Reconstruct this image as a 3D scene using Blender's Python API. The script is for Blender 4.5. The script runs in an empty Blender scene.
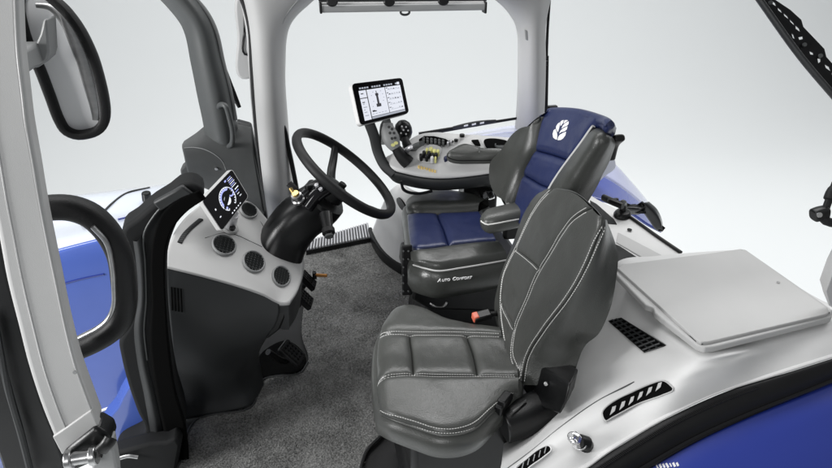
import bpy, bmesh, math, random
from mathutils import Vector as V, Matrix, noise
from mathutils.bvhtree import BVHTree
random.seed(7)
SC = bpy.context.scene
COL = SC.collection
# ------------------------------------------------------------------ camera
CAM = V((0, 0, 1.6)); PITCH = math.radians(28); YAW = math.radians(10.5); FPX = 620.0
FW = V((math.sin(YAW)*math.cos(PITCH), math.cos(YAW)*math.cos(PITCH), -math.sin(PITCH)))
RT = V((math.cos(YAW), -math.sin(YAW), 0)); UP = RT.cross(FW)
cd = bpy.data.cameras.new('camera'); co = bpy.data.objects.new('camera', cd); COL.objects.link(co)
cd.sensor_width = 36; cd.lens = FPX/832*36; cd.clip_start = .02; cd.clip_end = 200
co.matrix_world = Matrix(((RT.x, UP.x, -FW.x, CAM.x), (RT.y, UP.y, -FW.y, CAM.y), (RT.z, UP.z, -FW.z, CAM.z), (0, 0, 0, 1)))
SC.camera = co
# measured directions of the photograph, turned into points of the cab at a known height / side distance
def ray(x, y): return FW + RT*((x-416)/FPX) - UP*((y-234)/FPX)
def D(x, y, d): return CAM + ray(x, y)*d
def Z(x, y, z): v = ray(x, y); return CAM + v*((z-CAM.z)/v.z)
def Y(x, y, Y_): v = ray(x, y); return CAM + v*((Y_-CAM.y)/v.y)
def X(x, y, X_): v = ray(x, y); return CAM + v*((X_-CAM.x)/v.x)
def PL(x, y, x0, z0, k): v = ray(x, y); return CAM + v*((x0-CAM.x+k*(CAM.z-z0))/(v.x-k*v.z))
def dep(p): return (p-CAM).dot(FW)
# ------------------------------------------------------------------ materials
def mat(name, col, rough=.5, metal=0, bump=0, bscale=200, var=0, vscale=6, coat=0, spec=.5, kind='noise', rvar=0.0, bdist=.002):
    m = bpy.data.materials.new(name); m.use_nodes = True
    nt = m.node_tree; b = nt.nodes['Principled BSDF']; L = nt.links.new
    b.inputs['Base Color'].default_value = (*col, 1); b.inputs['Roughness'].default_value = rough
    b.inputs['Metallic'].default_value = metal; b.inputs['Coat Weight'].default_value = coat
    b.inputs['Coat Roughness'].default_value = .08
    b.inputs['Specular IOR Level'].default_value = spec
    tc = nt.nodes.new('ShaderNodeTexCoord')
    if var or rvar:
        n = nt.nodes.new('ShaderNodeTexNoise'); n.inputs['Scale'].default_value = vscale; n.inputs['Detail'].default_value = 6
        L(tc.outputs['Object'], n.inputs['Vector'])
        if var:
            r = nt.nodes.new('ShaderNodeMapRange'); r.inputs['From Min'].default_value = .3; r.inputs['From Max'].default_value = .7
            r.inputs['To Min'].default_value = 1-var; r.inputs['To Max'].default_value = 1+var; L(n.outputs['Fac'], r.inputs['Value'])
            mx = nt.nodes.new('ShaderNodeMix'); mx.data_type = 'RGBA'; mx.blend_type = 'MULTIPLY'; mx.inputs['Factor'].default_value = 1
            mx.inputs['A'].default_value = (*col, 1); L(r.outputs['Result'], mx.inputs['B']); L(mx.outputs['Result'], b.inputs['Base Color'])
        if rvar:
            r2 = nt.nodes.new('ShaderNodeMapRange'); r2.inputs['From Min'].default_value = .3; r2.inputs['From Max'].default_value = .7
            r2.inputs['To Min'].default_value = max(.03, rough-rvar); r2.inputs['To Max'].default_value = rough+rvar
            L(n.outputs['Fac'], r2.inputs['Value']); L(r2.outputs['Result'], b.inputs['Roughness'])
    if bump:
        bp = nt.nodes.new('ShaderNodeBump'); bp.inputs['Strength'].default_value = bump; bp.inputs['Distance'].default_value = bdist
        if kind == 'leather':
            t = nt.nodes.new('ShaderNodeTexVoronoi'); t.inputs['Scale'].default_value = bscale; t.feature = 'SMOOTH_F1'
            L(tc.outputs['Object'], t.inputs['Vector']); h = t.outputs['Distance']
            t2 = nt.nodes.new('ShaderNodeTexNoise'); t2.inputs['Scale'].default_value = 14; t2.inputs['Detail'].default_value = 5; t2.inputs['Distortion'].default_value = 1.2
            L(tc.outputs['Object'], t2.inputs['Vector'])
            ad = nt.nodes.new('ShaderNodeMath'); ad.operation = 'MULTIPLY_ADD'; ad.inputs[1].default_value = 2.2
            L(t2.outputs['Fac'], ad.inputs[0]); L(h, ad.inputs[2]); h = ad.outputs[0]
        else:
            t = nt.nodes.new('ShaderNodeTexNoise'); t.inputs['Scale'].default_value = bscale; t.inputs['Detail'].default_value = 4
            L(tc.outputs['Object'], t.inputs['Vector']); h = t.outputs['Fac']
        L(h, bp.inputs['Height']); L(bp.outputs['Normal'], b.inputs['Normal'])
    return m
def emit(name, col, s=1.0):
    m = bpy.data.materials.new(name); m.use_nodes = True
    b = m.node_tree.nodes['Principled BSDF']; b.inputs['Base Color'].default_value = (.01, .01, .01, 1)
    b.inputs['Emission Color'].default_value = (*col, 1); b.inputs['Emission Strength'].default_value = s; b.inputs['Roughness'].default_value = .3
    return m
M = {}
M['leather'] = mat('grey leather', (.057, .059, .055), .33, bump=.35, bscale=420, kind='leather', var=.10, rvar=.07, bdist=.0012)
M['leather_dark'] = mat('charcoal leather', (.040, .042, .039), .33, bump=.35, bscale=420, kind='leather', var=.12, rvar=.07, bdist=.0012)
M['blue_leather'] = mat('blue leather', (.011, .018, .068), .32, bump=.35, bscale=420, kind='leather', var=.12, rvar=.06, bdist=.0012)
M['thread'] = mat('pale thread', (.62, .62, .6), .8)
M['trim'] = mat('light grey moulded plastic', (.43, .43, .425), .52, bump=.3, bscale=800, var=.07, rvar=.06, vscale=3, bdist=.001)
M['trim_white'] = mat('off white moulded plastic', (.60, .60, .595), .5, bump=.3, bscale=800, var=.06, rvar=.06, bdist=.001)
M['trim_mid'] = mat('mid grey plastic', (.25, .255, .255), .5, bump=.2, bscale=500, var=.08, bdist=.001)
M['fabric'] = mat('dark grey padded trim', (.05, .053, .053), .75, bump=.5, bscale=900, var=.16, vscale=10, bdist=.001)
M['black'] = mat('black plastic', (.0045, .0047, .005), .38, spec=.35, bump=.25, bscale=600, var=.2, rvar=.12, bdist=.001)
M['black_gloss'] = mat('gloss black', (.006, .006, .007), .12, rvar=.05)
M['pedestal'] = mat('matt charcoal moulding', (.0085, .009, .0095), .72, spec=.2, bump=.3, bscale=600, bdist=.001)
M['void'] = mat('matt black recess', (.003, .003, .003), .9, spec=.05)
M['rubber'] = mat('black rubber', (.007, .007, .0075), .55, spec=.3, bump=.5, bscale=350, var=.25, bdist=.001)
M['lower'] = mat('dark grey textured plastic', (.017, .0185, .0195), .52, bump=.3, bscale=800, var=.15, rvar=.08, bdist=.001)
M['grey_dark'] = mat('slate grey plastic', (.06, .064, .064), .45, bump=.2, bscale=600, var=.1, bdist=.001)
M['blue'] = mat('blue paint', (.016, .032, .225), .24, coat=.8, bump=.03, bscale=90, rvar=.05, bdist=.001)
M['blue_bonnet'] = mat('haze lightened blue bonnet paint', (.062, .112, .40), .22, coat=.8, bump=.03, bscale=60, var=.12, vscale=2.5)  # blue lightened to paint in the haze of the glass in front
M['blue_pale'] = mat('far fender blue paint', (.085, .12, .46), .25, coat=.8)
M['white_paint'] = mat('white bonnet paint', (.62, .66, .74), .22, coat=.8, bump=.03, bscale=60)
M['mirror_white'] = mat('mirror glass with painted white reflection', (.93, .935, .94), .3)  # reflection of the white studio put into the base colour
M['chrome'] = mat('chrome', (.75, .75, .75), .15, 1)
M['steel'] = mat('brushed steel', (.45, .45, .45), .3, 1, var=.15, vscale=60)
M['silver'] = mat('silver plastic', (.6, .6, .62), .3, .6)
M['orange'] = mat('orange plastic', (.5, .22, .05), .5)
M['red'] = mat('red release button', (.55, .12, .07), .4)
M['gold'] = mat('brass', (.55, .4, .15), .3, .9)
M['yellow'] = mat('yellow button plastic', (.62, .6, .22), .5)
M['amber'] = mat('amber label', (.75, .55, .2), .6)
M['glass_mirror'] = mat('mirror glass', (.9, .91, .92), .03, 1)
M['white_mark'] = mat('white print', (.8, .8, .8), .5)
M['sheen'] = mat('painted studio reflection on blue', (.60, .63, .86), .2, coat=.8)  # pale colour stands in for the studio reflected in blue paint
M['lens'] = mat('painted white highlight', (.72, .74, .85), .15, coat=.6)  # white of the fender highlight, painted as colour
M['display_glass'] = mat('dark display glass', (.003, .003, .004), .5, spec=.04)
M['screen_white'] = emit('screen lit white', (.80, .83, .92), .95)
M['screen_grey'] = emit('screen lit grey', (.42, .45, .52), .9)
M['screen_dark'] = emit('screen dark ink', (.03, .03, .04), .8)
M['screen_blue'] = emit('screen lit blue', (.25, .3, .85), 1)
M['studio'] = mat('studio paper', (.845, .868, .868), .9, var=.006, vscale=.3)
# carpet
def carpet():
    m = bpy.data.materials.new('loop pile carpet'); m.use_nodes = True; nt = m.node_tree; L = nt.links.new
    b = nt.nodes['Principled BSDF']; b.inputs['Roughness'].default_value = .95; b.inputs['Specular IOR Level'].default_value = .15
    tc = nt.nodes.new('ShaderNodeTexCoord')
    n1 = nt.nodes.new('ShaderNodeTexNoise'); n1.inputs['Scale'].default_value = 170; n1.inputs['Detail'].default_value = 3
    n2 = nt.nodes.new('ShaderNodeTexNoise'); n2.inputs['Scale'].default_value = 7; n2.inputs['Detail'].default_value = 6; n2.inputs['Distortion'].default_value = .8
    for n in (n1, n2): L(tc.outputs['Object'], n.inputs['Vector'])
    a = nt.nodes.new('ShaderNodeMath'); a.operation = 'MULTIPLY_ADD'; a.inputs[1].default_value = .6
    L(n2.outputs['Fac'], a.inputs[0]); L(n1.outputs['Fac'], a.inputs[2])
    r = nt.nodes.new('ShaderNodeValToRGB'); L(a.outputs[0], r.inputs['Fac'])
    r.color_ramp.elements[0].position = .50; r.color_ramp.elements[0].color = (.035, .035, .034, 1)
    r.color_ramp.elements[1].position = 1.0; r.color_ramp.elements[1].color = (.225, .225, .219, 1)
    L(r.outputs['Color'], b.inputs['Base Color'])
    bp = nt.nodes.new('ShaderNodeBump'); bp.inputs['Strength'].default_value = .9; bp.inputs['Distance'].default_value = .006
    L(n1.outputs['Fac'], bp.inputs['Height']); L(bp.outputs['Normal'], b.inputs['Normal'])
    return m
M['carpet'] = carpet()
# ------------------------------------------------------------------ object helpers
def thing(name, label, cat, loc, group=None):
    o = bpy.data.objects.new(name, None); COL.objects.link(o); o.location = loc; o.empty_display_size = .05
    o['label'] = label; o['category'] = cat
    if group: o['group'] = group
    return o
def wloc(o):
    l = V((0, 0, 0))
    while o: l = l + V(o.location); o = o.parent
    return l
def link(name, verts, faces, m, parent=None, smooth=True, bevel=0, subd=0, solid=0, label=None, angle=38, mats=None, fmat=None, bseg=2):
    me = bpy.data.meshes.new(name)
    off = wloc(parent) if parent else V((0, 0, 0))
    me.from_pydata([tuple(v-off) for v in verts], [], faces)
    for x in (mats or [m]): me.materials.append(M[x] if isinstance(x, str) else x)
    if fmat: me.polygons.foreach_set('material_index', fmat)
    bm = bmesh.new(); bm.from_mesh(me); bmesh.ops.remove_doubles(bm, verts=bm.verts, dist=1e-5)
    bmesh.ops.recalc_face_normals(bm, faces=bm.faces); bm.to_mesh(me); bm.free()
    if smooth:
        me.polygons.foreach_set('use_smooth', [True]*len(me.polygons)); me.set_sharp_from_angle(angle=math.radians(angle))
    o = bpy.data.objects.new(name, me); COL.objects.link(o); o.parent = parent
    if subd: s = o.modifiers.new('sub', 'SUBSURF'); s.levels = s.render_levels = subd
    if solid: s = o.modifiers.new('solid', 'SOLIDIFY'); s.thickness = abs(solid); s.offset = -1 if solid > 0 else 1
    if bevel:
        b = o.modifiers.new('bevel', 'BEVEL'); b.width = bevel; b.segments = bseg; b.limit_method = 'ANGLE'; b.angle_limit = math.radians(35)
    if label: o['label'] = label
    return o
class MB:
    def __init__(s): s.v = []; s.f = []; s.m = []; s.k = 0
    def add(s, v, f):
        n = len(s.v); s.v += v; s.f += [tuple(i+n for i in q) for q in f]; s.m += [s.k]*len(f); return s
    def build(s, name, m, parent=None, **k):
        mats = k.get('mats')
        return link(name, s.v, s.f, m, parent, fmat=s.m if mats else None, **k)
def arc(pts, n, closed=False):
    """smooth curve through pts resampled to n points evenly by length"""
    P = list(pts); k = len(P)
    if k == 2 and not closed: return [P[0].lerp(P[1], i/(n-1)) for i in range(n)]
    dense = []; S = 14
    for i in range(k if closed else k-1):
        a, b = P[i], P[(i+1) % k]
        p0 = P[i-1] if (closed or i > 0) else a+(a-b)*.5
        p3 = P[(i+2) % k] if (closed or i+2 < k) else b+(b-a)*.5
        d1 = max((b-a).length, 1e-6); d0 = max((a-p0).length, 1e-6); d2 = max((p3-b).length, 1e-6)
        m1 = ((a-p0)/d0*d1 + (b-a))*(.5) if d0 else (b-a)
        m2 = ((b-a)+(p3-b)/d2*d1)*.5
        for j in range(S):
            t = j/S; t2 = t*t; t3 = t2*t
            dense.append(a*(2*t3-3*t2+1)+m1*(t3-2*t2+t)+b*(-2*t3+3*t2)+m2*(t3-t2))
    dense.append(P[0] if closed else P[-1])
    L = [0]
    for i in range(1, len(dense)): L.append(L[-1]+(dense[i]-dense[i-1]).length)
    T = L[-1]; out = []; j = 0
    cnt = n if not closed else n+1
    for i in range(n):
        t = T*i/(cnt-1)
        while j < len(L)-2 and L[j+1] < t: j += 1
        w = (t-L[j])/max(L[j+1]-L[j], 1e-9); out.append(dense[j].lerp(dense[j+1], w))
    return out
class Surf:
    def __init__(s, rows, vs=None, n=121):
        s.R = [arc(r, n) for r in rows]; s.n = n; s.vs = vs or [i/(len(rows)-1) for i in range(len(rows))]
    def row(s, i, u):
        x = min(max(u, 0), 1)*(s.n-1); j = min(int(x), s.n-2); return s.R[i][j].lerp(s.R[i][j+1], x-j)
    def __call__(s, u, v):
        k = len(s.vs); v = min(max(v, 0), 1); i = 0
        while i < k-2 and s.vs[i+1] < v: i += 1
        p = [s.row(j, u) for j in range(max(0, i-1), min(k, i+3))]
        a, b = s.row(i, u), s.row(i+1, u); h = s.vs[i+1]-s.vs[i]; t = (v-s.vs[i])/h
        sl = (b-a)/h
        ma = (((a-s.row(i-1, u))/(s.vs[i]-s.vs[i-1]))+sl)*.5 if i > 0 else sl
        mb = (((s.row(i+2, u)-b)/(s.vs[i+2]-s.vs[i+1]))+sl)*.5 if i+2 < k else sl
        t2 = t*t; t3 = t2*t
        return a*(2*t3-3*t2+1)+ma*h*(t3-2*t2+t)+b*(-2*t3+3*t2)+mb*h*(t3-t2)
    def raw(s, u, v):
        e = .012; n = (s(min(1, u+e), v)-s(max(0, u-e), v)).cross(s(u, min(1, v+e))-s(u, max(0, v-e)))
        return n.normalized() if n.length > 1e-12 else V((0, 0, 1))
    def nrm(s, u, v):
        e = .012; a = s(min(1, u+e), v)-s(max(0, u-e), v); b = s(u, min(1, v+e))-s(u, max(0, v-e))
        n = a.cross(b)
        if n.length < 1e-12: return V((0, 0, 1))
        n.normalize(); return n if n.dot(CAM-s(u, v)) > 0 else -n
def gridfaces(nu, nv): return [(i*nv+j, (i+1)*nv+j, (i+1)*nv+j+1, i*nv+j+1) for i in range(nu-1) for j in range(nv-1)]
def rnd(x): x = min(max(x, 0), 1); return math.sqrt(1-(1-x)**2)
def panel(S, u0, u1, v0, v1, nu=28, nv=18, h=.012, w=.03, dip=.004, crease=.0018, mask=(1, 1, 1, 1)):
    """one stuffed panel of a surface: rounded down to its seams"""
    um, vm = (u0+u1)/2, (v0+v1)/2
    Lu = sum((S(u0+(u1-u0)*(i+1)/8, vm)-S(u0+(u1-u0)*i/8, vm)).length for i in range(8))
    Lv = sum((S(um, v0+(v1-v0)*(i+1)/8)-S(um, v0+(v1-v0)*i/8)).length for i in range(8))
    vs = []; sg = 1 if S.raw(um, vm).dot(CAM-S(um, vm)) > 0 else -1
    for i in range(nu):
        a = i/(nu-1); a = .5-.5*math.cos(math.pi*a)*(.55)-.5*(1-2*a)*.45
        for j in range(nv):
            b = j/(nv-1); b = .5-.5*math.cos(math.pi*b)*(.55)-.5*(1-2*b)*.45
            u, v = u0+(u1-u0)*a, v0+(v1-v0)*b
            p = 1
            if mask[0]: p *= rnd(a*Lu/w)
            if mask[1]: p *= rnd((1-a)*Lu/w)
            if mask[2]: p *= rnd(b*Lv/w)
            if mask[3]: p *= rnd((1-b)*Lv/w)
            q = S(u, v); nn = noise.noise(q*22)*crease+noise.noise(q*70)*crease*.35
            vs.append(q+S.raw(u, v)*sg*(h*p-dip*(1-p)+nn*p))
    return vs, gridfaces(nu, nv)
def skirt(loop, steps, axis=None, cap=True):
    """rings off a closed loop; each step (outwards, offset vector)"""
    n = len(loop); c = sum(loop, V((0, 0, 0)))/n
    ax = axis.normalized() if axis else None
    vs = list(loop); fs = []
    dirs = []
    for i in range(n):
        t = loop[(i+1) % n]-loop[i-1]; d = loop[i]-c
        if ax is not None:
            d2 = t.cross(ax)
            if d2.length > 1e-9:
                d2.normalize(); d2 = d2 if d2.dot(d) > 0 else -d2
            d = d2
        d = d.normalized() if d.length > 1e-9 else d; dirs.append(d)
    for _ in range(2): dirs = [(dirs[i-1]+dirs[i]*2+dirs[(i+1) % n]).normalized() for i in range(n)]
    for k, (o, off) in enumerate(steps):
        vs += [loop[i]+dirs[i]*o+off for i in range(n)]
        for i in range(n): fs.append((k*n+i, k*n+(i+1) % n, (k+1)*n+(i+1) % n, (k+1)*n+i))
    if cap:
        m = len(steps)*n; vs.append(sum(vs[m:m+n], V((0, 0, 0)))/n)
        for i in range(n): fs.append((m+i, m+(i+1) % n, len(vs)-1))
    return vs, fs
def prism(outline, vec, n=None):
    """solid slab from an outline"""
    o = arc(outline, n, True) if n else list(outline); k = len(o)
    vs = o+[p+vec for p in o]
    fs = [tuple(range(k)), tuple(range(2*k-1, k-1, -1))]+[(i, i+k, (i+1) % k+k, (i+1) % k) for i in range(k)]
    return vs, fs
def circ(n, rx, ry=None, e=2.0):
    ry = ry or rx; r = []
    for i in range(n):
        a = 2*math.pi*i/n; c, s = math.cos(a), math.sin(a)
        r.append((rx*math.copysign(abs(c)**(2/e), c), ry*math.copysign(abs(s)**(2/e), s)))
    return r
def sweep(path, sec, up=V((0, 0, 1)), closed=False, scale=None, caps=True):
    """sec: 2D ring swept along path; x along side, y along up"""
    n = len(path); k = len(sec); vs = []; fs = []
    for i, p in enumerate(path):
        t = (path[(i+1) % n]-path[i-1]) if closed else path[min(i+1, n-1)]-path[max(i-1, 0)]
        t.normalize(); s = t.cross(up); s = s.normalized() if s.length > 1e-6 else t.orthogonal().normalized(); w = s.cross(t)
        f = scale(i/(n-1)) if scale else 1
        fx, fy = f if isinstance(f, tuple) else (f, f)
        vs += [p+s*(x*fx)+w*(y*fy) for x, y in sec]
    for i in range(n if closed else n-1):
        for j in range(k): a, b = i*k, ((i+1) % n)*k; fs.append((a+j, a+(j+1) % k, b+(j+1) % k, b+j))
    if caps and not closed: fs += [tuple(range(k-1, -1, -1)), tuple(range((n-1)*k, n*k))]
    return vs, fs
def tube(pts, r, n=40, k=10, closed=False, up=V((.12, .1, 1)), scale=None, smooth=True):
    p = arc(pts, n, closed) if smooth else list(pts)
    return sweep(p, circ(k, r), up, closed, scale)
def boxv(c, ax, ay, az):
    vs = [c+ax*i+ay*j+az*k for i in (-1, 1) for j in (-1, 1) for k in (-1, 1)]
    return vs, [(0, 1, 3, 2), (4, 6, 7, 5), (0, 4, 5, 1), (2, 3, 7, 6), (0, 2, 6, 4), (1, 5, 7, 3)]
def frame(n, up=V((0, 0, 1))):
    n = n.normalized(); s = up.cross(n); s = s.normalized() if s.length > 1e-5 else n.orthogonal().normalized(); return s, n.cross(s), n
def disc(c, n, rx, ry, h, k=28, up=V((0, 0, 1)), rings=None):
    """lathe round n: rings (scale, height)"""
    s, t, n = frame(n, up); vs = []; fs = []; R = rings or [(1, 0), (1, h)]
    for (f, z) in R:
        vs += [c+s*(rx*f*math.cos(2*math.pi*i/k))+t*(ry*f*math.sin(2*math.pi*i/k))+n*z for i in range(k)]
    for q in range(len(R)-1):
        for i in range(k): fs.append((q*k+i, q*k+(i+1) % k, (q+1)*k+(i+1) % k, (q+1)*k+i))
    fs += [tuple(range(k-1, -1, -1)), tuple(range((len(R)-1)*k, len(R)*k))]
    return vs, fs
def bvh_of(vs, fs): return BVHTree.FromPolygons([tuple(v) for v in vs], fs)
def hit(bv, x, y):
    d = ray(x, y).normalized(); r = bv.ray_cast(CAM, d)
    if r[0] is None:
        return None
    n = r[1]; n = n if n.dot(d) < 0 else -n
    return r[0], n
def stitches(path, bv, off, step=.0066, ln=.0046, r=.0011, lift=.0007):
    """dashes of thread beside a seam, laid on the panels; path = (points, surface normals)"""
    pts, nr = path; mb = MB(); n = max(4, int(sum((pts[i+1]-pts[i]).length for i in range(len(pts)-1))/step)); P = arc(pts, n)
    def drop(a, nn):
        h = bv.ray_cast(a+nn*.05, -nn); return h[0] if h[0] is not None and abs((h[0]-a).dot(nn)) < .03 else None
    for i in range(n-1):
        t = (P[i+1]-P[i]).normalized(); nn = nr[min(len(nr)-1, int(i/(n-1)*len(nr)))]; s = t.cross(nn).normalized()
        a = drop(P[i]+s*off, nn); b = drop(P[i]+s*off+t*ln, nn)
        if a is None or b is None: continue
        a, b = a+nn*lift, b+nn*lift
        d = (b-a).normalized(); s = d.cross(nn).normalized()*r; u = nn*r
        mb.add([a+s, a+u, a-s, a-u, b+s, b+u, b-s, b-u], [(0, 1, 5, 4), (1, 2, 6, 5), (2, 3, 7, 6), (3, 0, 4, 7), (0, 3, 2, 1), (4, 5, 6, 7)])
    return mb
def sb(S, u0, u1, v, n=40, f=None):
    q = [u0+(u1-u0)*i/(n-1) for i in range(n)]; return [S(u, v) for u in q], [S.nrm(u, min(.97, max(.03, v))) for u in q]
def sbv(S, u, v0, v1, n=24):
    q = [v0+(v1-v0)*i/(n-1) for i in range(n)]; return [S(u, v) for v in q], [S.nrm(u, v) for v in q]
def row(pts, f, *a): return [f(x, y, *a) for x, y in pts]
def bil(c, s, t):  # c = TL, TR, BR, BL
    return c[0].lerp(c[1], s).lerp(c[3].lerp(c[2], s), t)
def slab(c, th, n=None):
    n = n or (c[1]-c[0]).cross(c[3]-c[0]).normalized()
    if n.dot(CAM-c[0]) < 0: n = -n
    return prism([c[0], c[1], c[2], c[3]], -n*th), n
def arc2(L, n=60): return [(p.x, p.y) for p in arc([V((x, y, 0)) for x, y in L], n)]
def rq(c, r, a=0.0, k=4):
    """rounded outline inside the quad c"""
    w = (c[1]-c[0]).length; h = (c[3]-c[0]).length; o = []
    for cx, cy, a0 in ((1-a-r/w, a+r/h, -90), (1-a-r/w, 1-a-r/h, 0), (a+r/w, 1-a-r/h, 90), (a+r/w, a+r/h, 180)):
        for i in range(k+1): t = math.radians(a0+90*i/k); o.append(bil(c, cx+r/w*math.cos(t), cy+r/h*math.sin(t)))
    return o
def rrect(w, h, r, k=4):
    o = []
    for cx, cy, a0 in ((w-r, h-r, 0), (-w+r, h-r, 90), (-w+r, -h+r, 180), (w-r, -h+r, 270)):
        for i in range(k+1): a = math.radians(a0+90*i/k); o.append((cx+r*math.cos(a), cy+r*math.sin(a)))
    return o
def text(body, name, m, parent, o, ex, ey, size, extr=.0006, shear=0, align='LEFT'):
    cu = bpy.data.curves.new('t', 'FONT'); cu.body = body; cu.size = size; cu.extrude = extr; cu.shear = shear; cu.align_x = align
    t = bpy.data.objects.new('t', cu); COL.objects.link(t); bpy.context.view_layer.update()
    me = t.evaluated_get(bpy.context.evaluated_depsgraph_get()).to_mesh(); ex = ex.normalized(); ez = ex.cross(ey).normalized(); ey = ez.cross(ex)
    vs = [o+ex*v.co.x+ey*v.co.y+ez*v.co.z for v in me.vertices]; fs = [tuple(p.vertices) for p in me.polygons]
    COL.objects.unlink(t); bpy.data.objects.remove(t)
    return link(name, vs, fs, m, parent, smooth=False)
# ================================================================== SETTING
def studio():
    prof = []
    for i in range(7): prof.append((-6+i*2.2, -1.5))
    for i in range(1, 13): a = math.radians(90*i/12); prof.append((7.2+4*math.sin(a), -1.5+4*(1-math.cos(a))))
    prof += [(11.2, 5), (11.2, 9)]
    vs = [V((x, y, z)) for (y, z) in prof for x in (-16, 18)]
    o = link('studio_backdrop', vs, gridfaces(len(prof), 2), 'studio', angle=60); o['kind'] = 'structure'
    o['label'] = 'plain pale grey studio backdrop curving up behind the tractor'
studio()
def cab_floor():
    pts = row([(150, 480), (190, 412), (262, 330), (296, 262), (304, 248), (372, 234), (420, 250), (560, 330), (560, 480)], Z, -.012)
    o = link('floor', *prism(pts, V((0, 0, -.05))), 'rubber', bevel=.004); o['kind'] = 'structure'; o['label'] = 'black rubber cab floor under the grey mat'
cab_floor()
# ================================================================== FLOOR MAT
def floor_mat():
    pts = row([(160, 500), (178, 466), (196, 420), (206, 416), (251, 407), (258, 392), (264, 379), (276, 376), (300, 373), (308, 362), (302, 335), (304, 300), (302, 262), (306, 251), (371, 239), (376, 250), (386, 262), (404, 273), (408, 310), (402, 345), (396, 400), (384, 432), (366, 452), (358, 500)], Z, .004)
    t = thing('floor_mat', 'dark grey loop pile carpet mat on the cab floor between pedals and seats', 'mat', Z(300, 400, 0))
    # dense fibrous top
    ol = arc(pts, 220, True); bm = bmesh.new(); vv = [bm.verts.new(p) for p in ol]; bm.faces.new(vv)
    bmesh.ops.triangulate(bm, faces=bm.faces[:])
    vs = [v.co.copy() for v in bm.verts]; bm.verts.index_update(); fs = [tuple(v.index for v in f.verts) for f in bm.faces]; bm.free()
    v2, f2 = prism(ol, V((0, 0, -.012)))
    link('carpet', v2, f2, 'carpet', t)
    # pile: short curled tufts standing on the mat
    bv = bvh_of(vs, fs); mb = MB(); xs = [p.x for p in ol]; ys = [p.y for p in ol]; rg = random.Random(3)
    for _ in range(64000):
        p = V((rg.uniform(min(xs), max(xs)), rg.uniform(min(ys), max(ys)), .3)); h = bv.ray_cast(p, V((0, 0, -1)))
        if h[0] is None: continue
        a = rg.uniform(0, 6.28)+noise.noise(h[0]*6)*3; l = rg.uniform(.004, .012); q = h[0]+V((0, 0, .001)); w = rg.uniform(.0008, .0016)
        d = V((math.cos(a), math.sin(a), 0)); s = V((-d.y, d.x, 0))*w; tip = q+d*l*.9+V((0, 0, rg.uniform(.001, .0055)))
        mb.add([q-s, q+s, tip], [(0, 1, 2)])
    o = mb.build('pile', 'carpet', t, smooth=False); o['kind'] = 'stuff'
    e = row([(160, 500), (178, 466), (196, 420), (206, 416), (251, 407), (258, 392), (264, 379), (276, 376), (300, 373), (308, 362)], Z, .006)
    link('edge_binding', *tube(e, .004, 60, 8), 'lower', t)
    e = row([(408, 310), (402, 345), (396, 400), (384, 432), (366, 452), (358, 500)], Z, .006)
    link('edge_binding', *tube(e, .006, 40, 8), 'rubber', t)
floor_mat()
def step_plate():
    c = row([(308, 241), (368, 223), (371, 238), (306, 251)], Z, .03)
    t = thing('step_plate', 'ribbed metal step plate at the far doorway behind the steering column', 'step plate', Z(340, 236, 0))
    link('plate', *prism(c, V((0, 0, -.03))), 'black', t)
    mb = MB()
    for i in range(22):
        s = (i+.5)/22; a = bil(c, s, .04)+V((0, 0, .004)); b = bil(c, s, .96)+V((0, 0, .004)); mb.add(*tube([a, b], .0052, 2, 6, smooth=False))
    mb.build('ribs', 'silver', t)
step_plate()
# ================================================================== SEATS
def bend(S, u0, u1, v, n=40): return [S(u0+(u1-u0)*i/(n-1), v) for i in range(n)]
def bendv(S, u, v0, v1, n=24): return [S(u, v0+(v1-v0)*i/(n-1)) for i in range(n)]
def seat_cushion(t, S, seams, side, h=.016, fh=.016, fw=.026):
    """far bolster, centre panels between the cross seams, near bolster"""
    V2, V1 = S.vs[1], S.vs[3]; mb = MB()
    def p(mat_, u0, u1, v0, v1, mask, hh=h, w=.026, nm='seat_panel', nu=40, nv=22):
        g = panel(S, u0, u1, v0, v1, nu, nv, hh, w, mask=mask); link(nm, *g, mat_, t, angle=70); mb.add(*g)
    p(side, 0, 1, 0, V2, (1, 0, 1, 1), nm='seat_bolster', nu=60)
    p(side, 0, 1, V1, 1, (1, 0, 1, 1), nm='seat_bolster', nu=60, hh=fh, w=fw)
    return p, mb
def seat_body(t, S, m, steps, name='seat_side'):
    n = 40
    loop = bend(S, 0, 1, 0, n)+bendv(S, 1, 0, 1, 24)[1:]+bend(S, 1, 0, 1, n)[1:]+bendv(S, 0, 1, 0, 24)[1:-1]
    loop = [q-S.nrm(.5, .5)*.003 for q in loop]
    v, f = skirt(loop, steps, V((0, 0, 1))); link(name, v, f, m, t, angle=60); return loop
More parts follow.
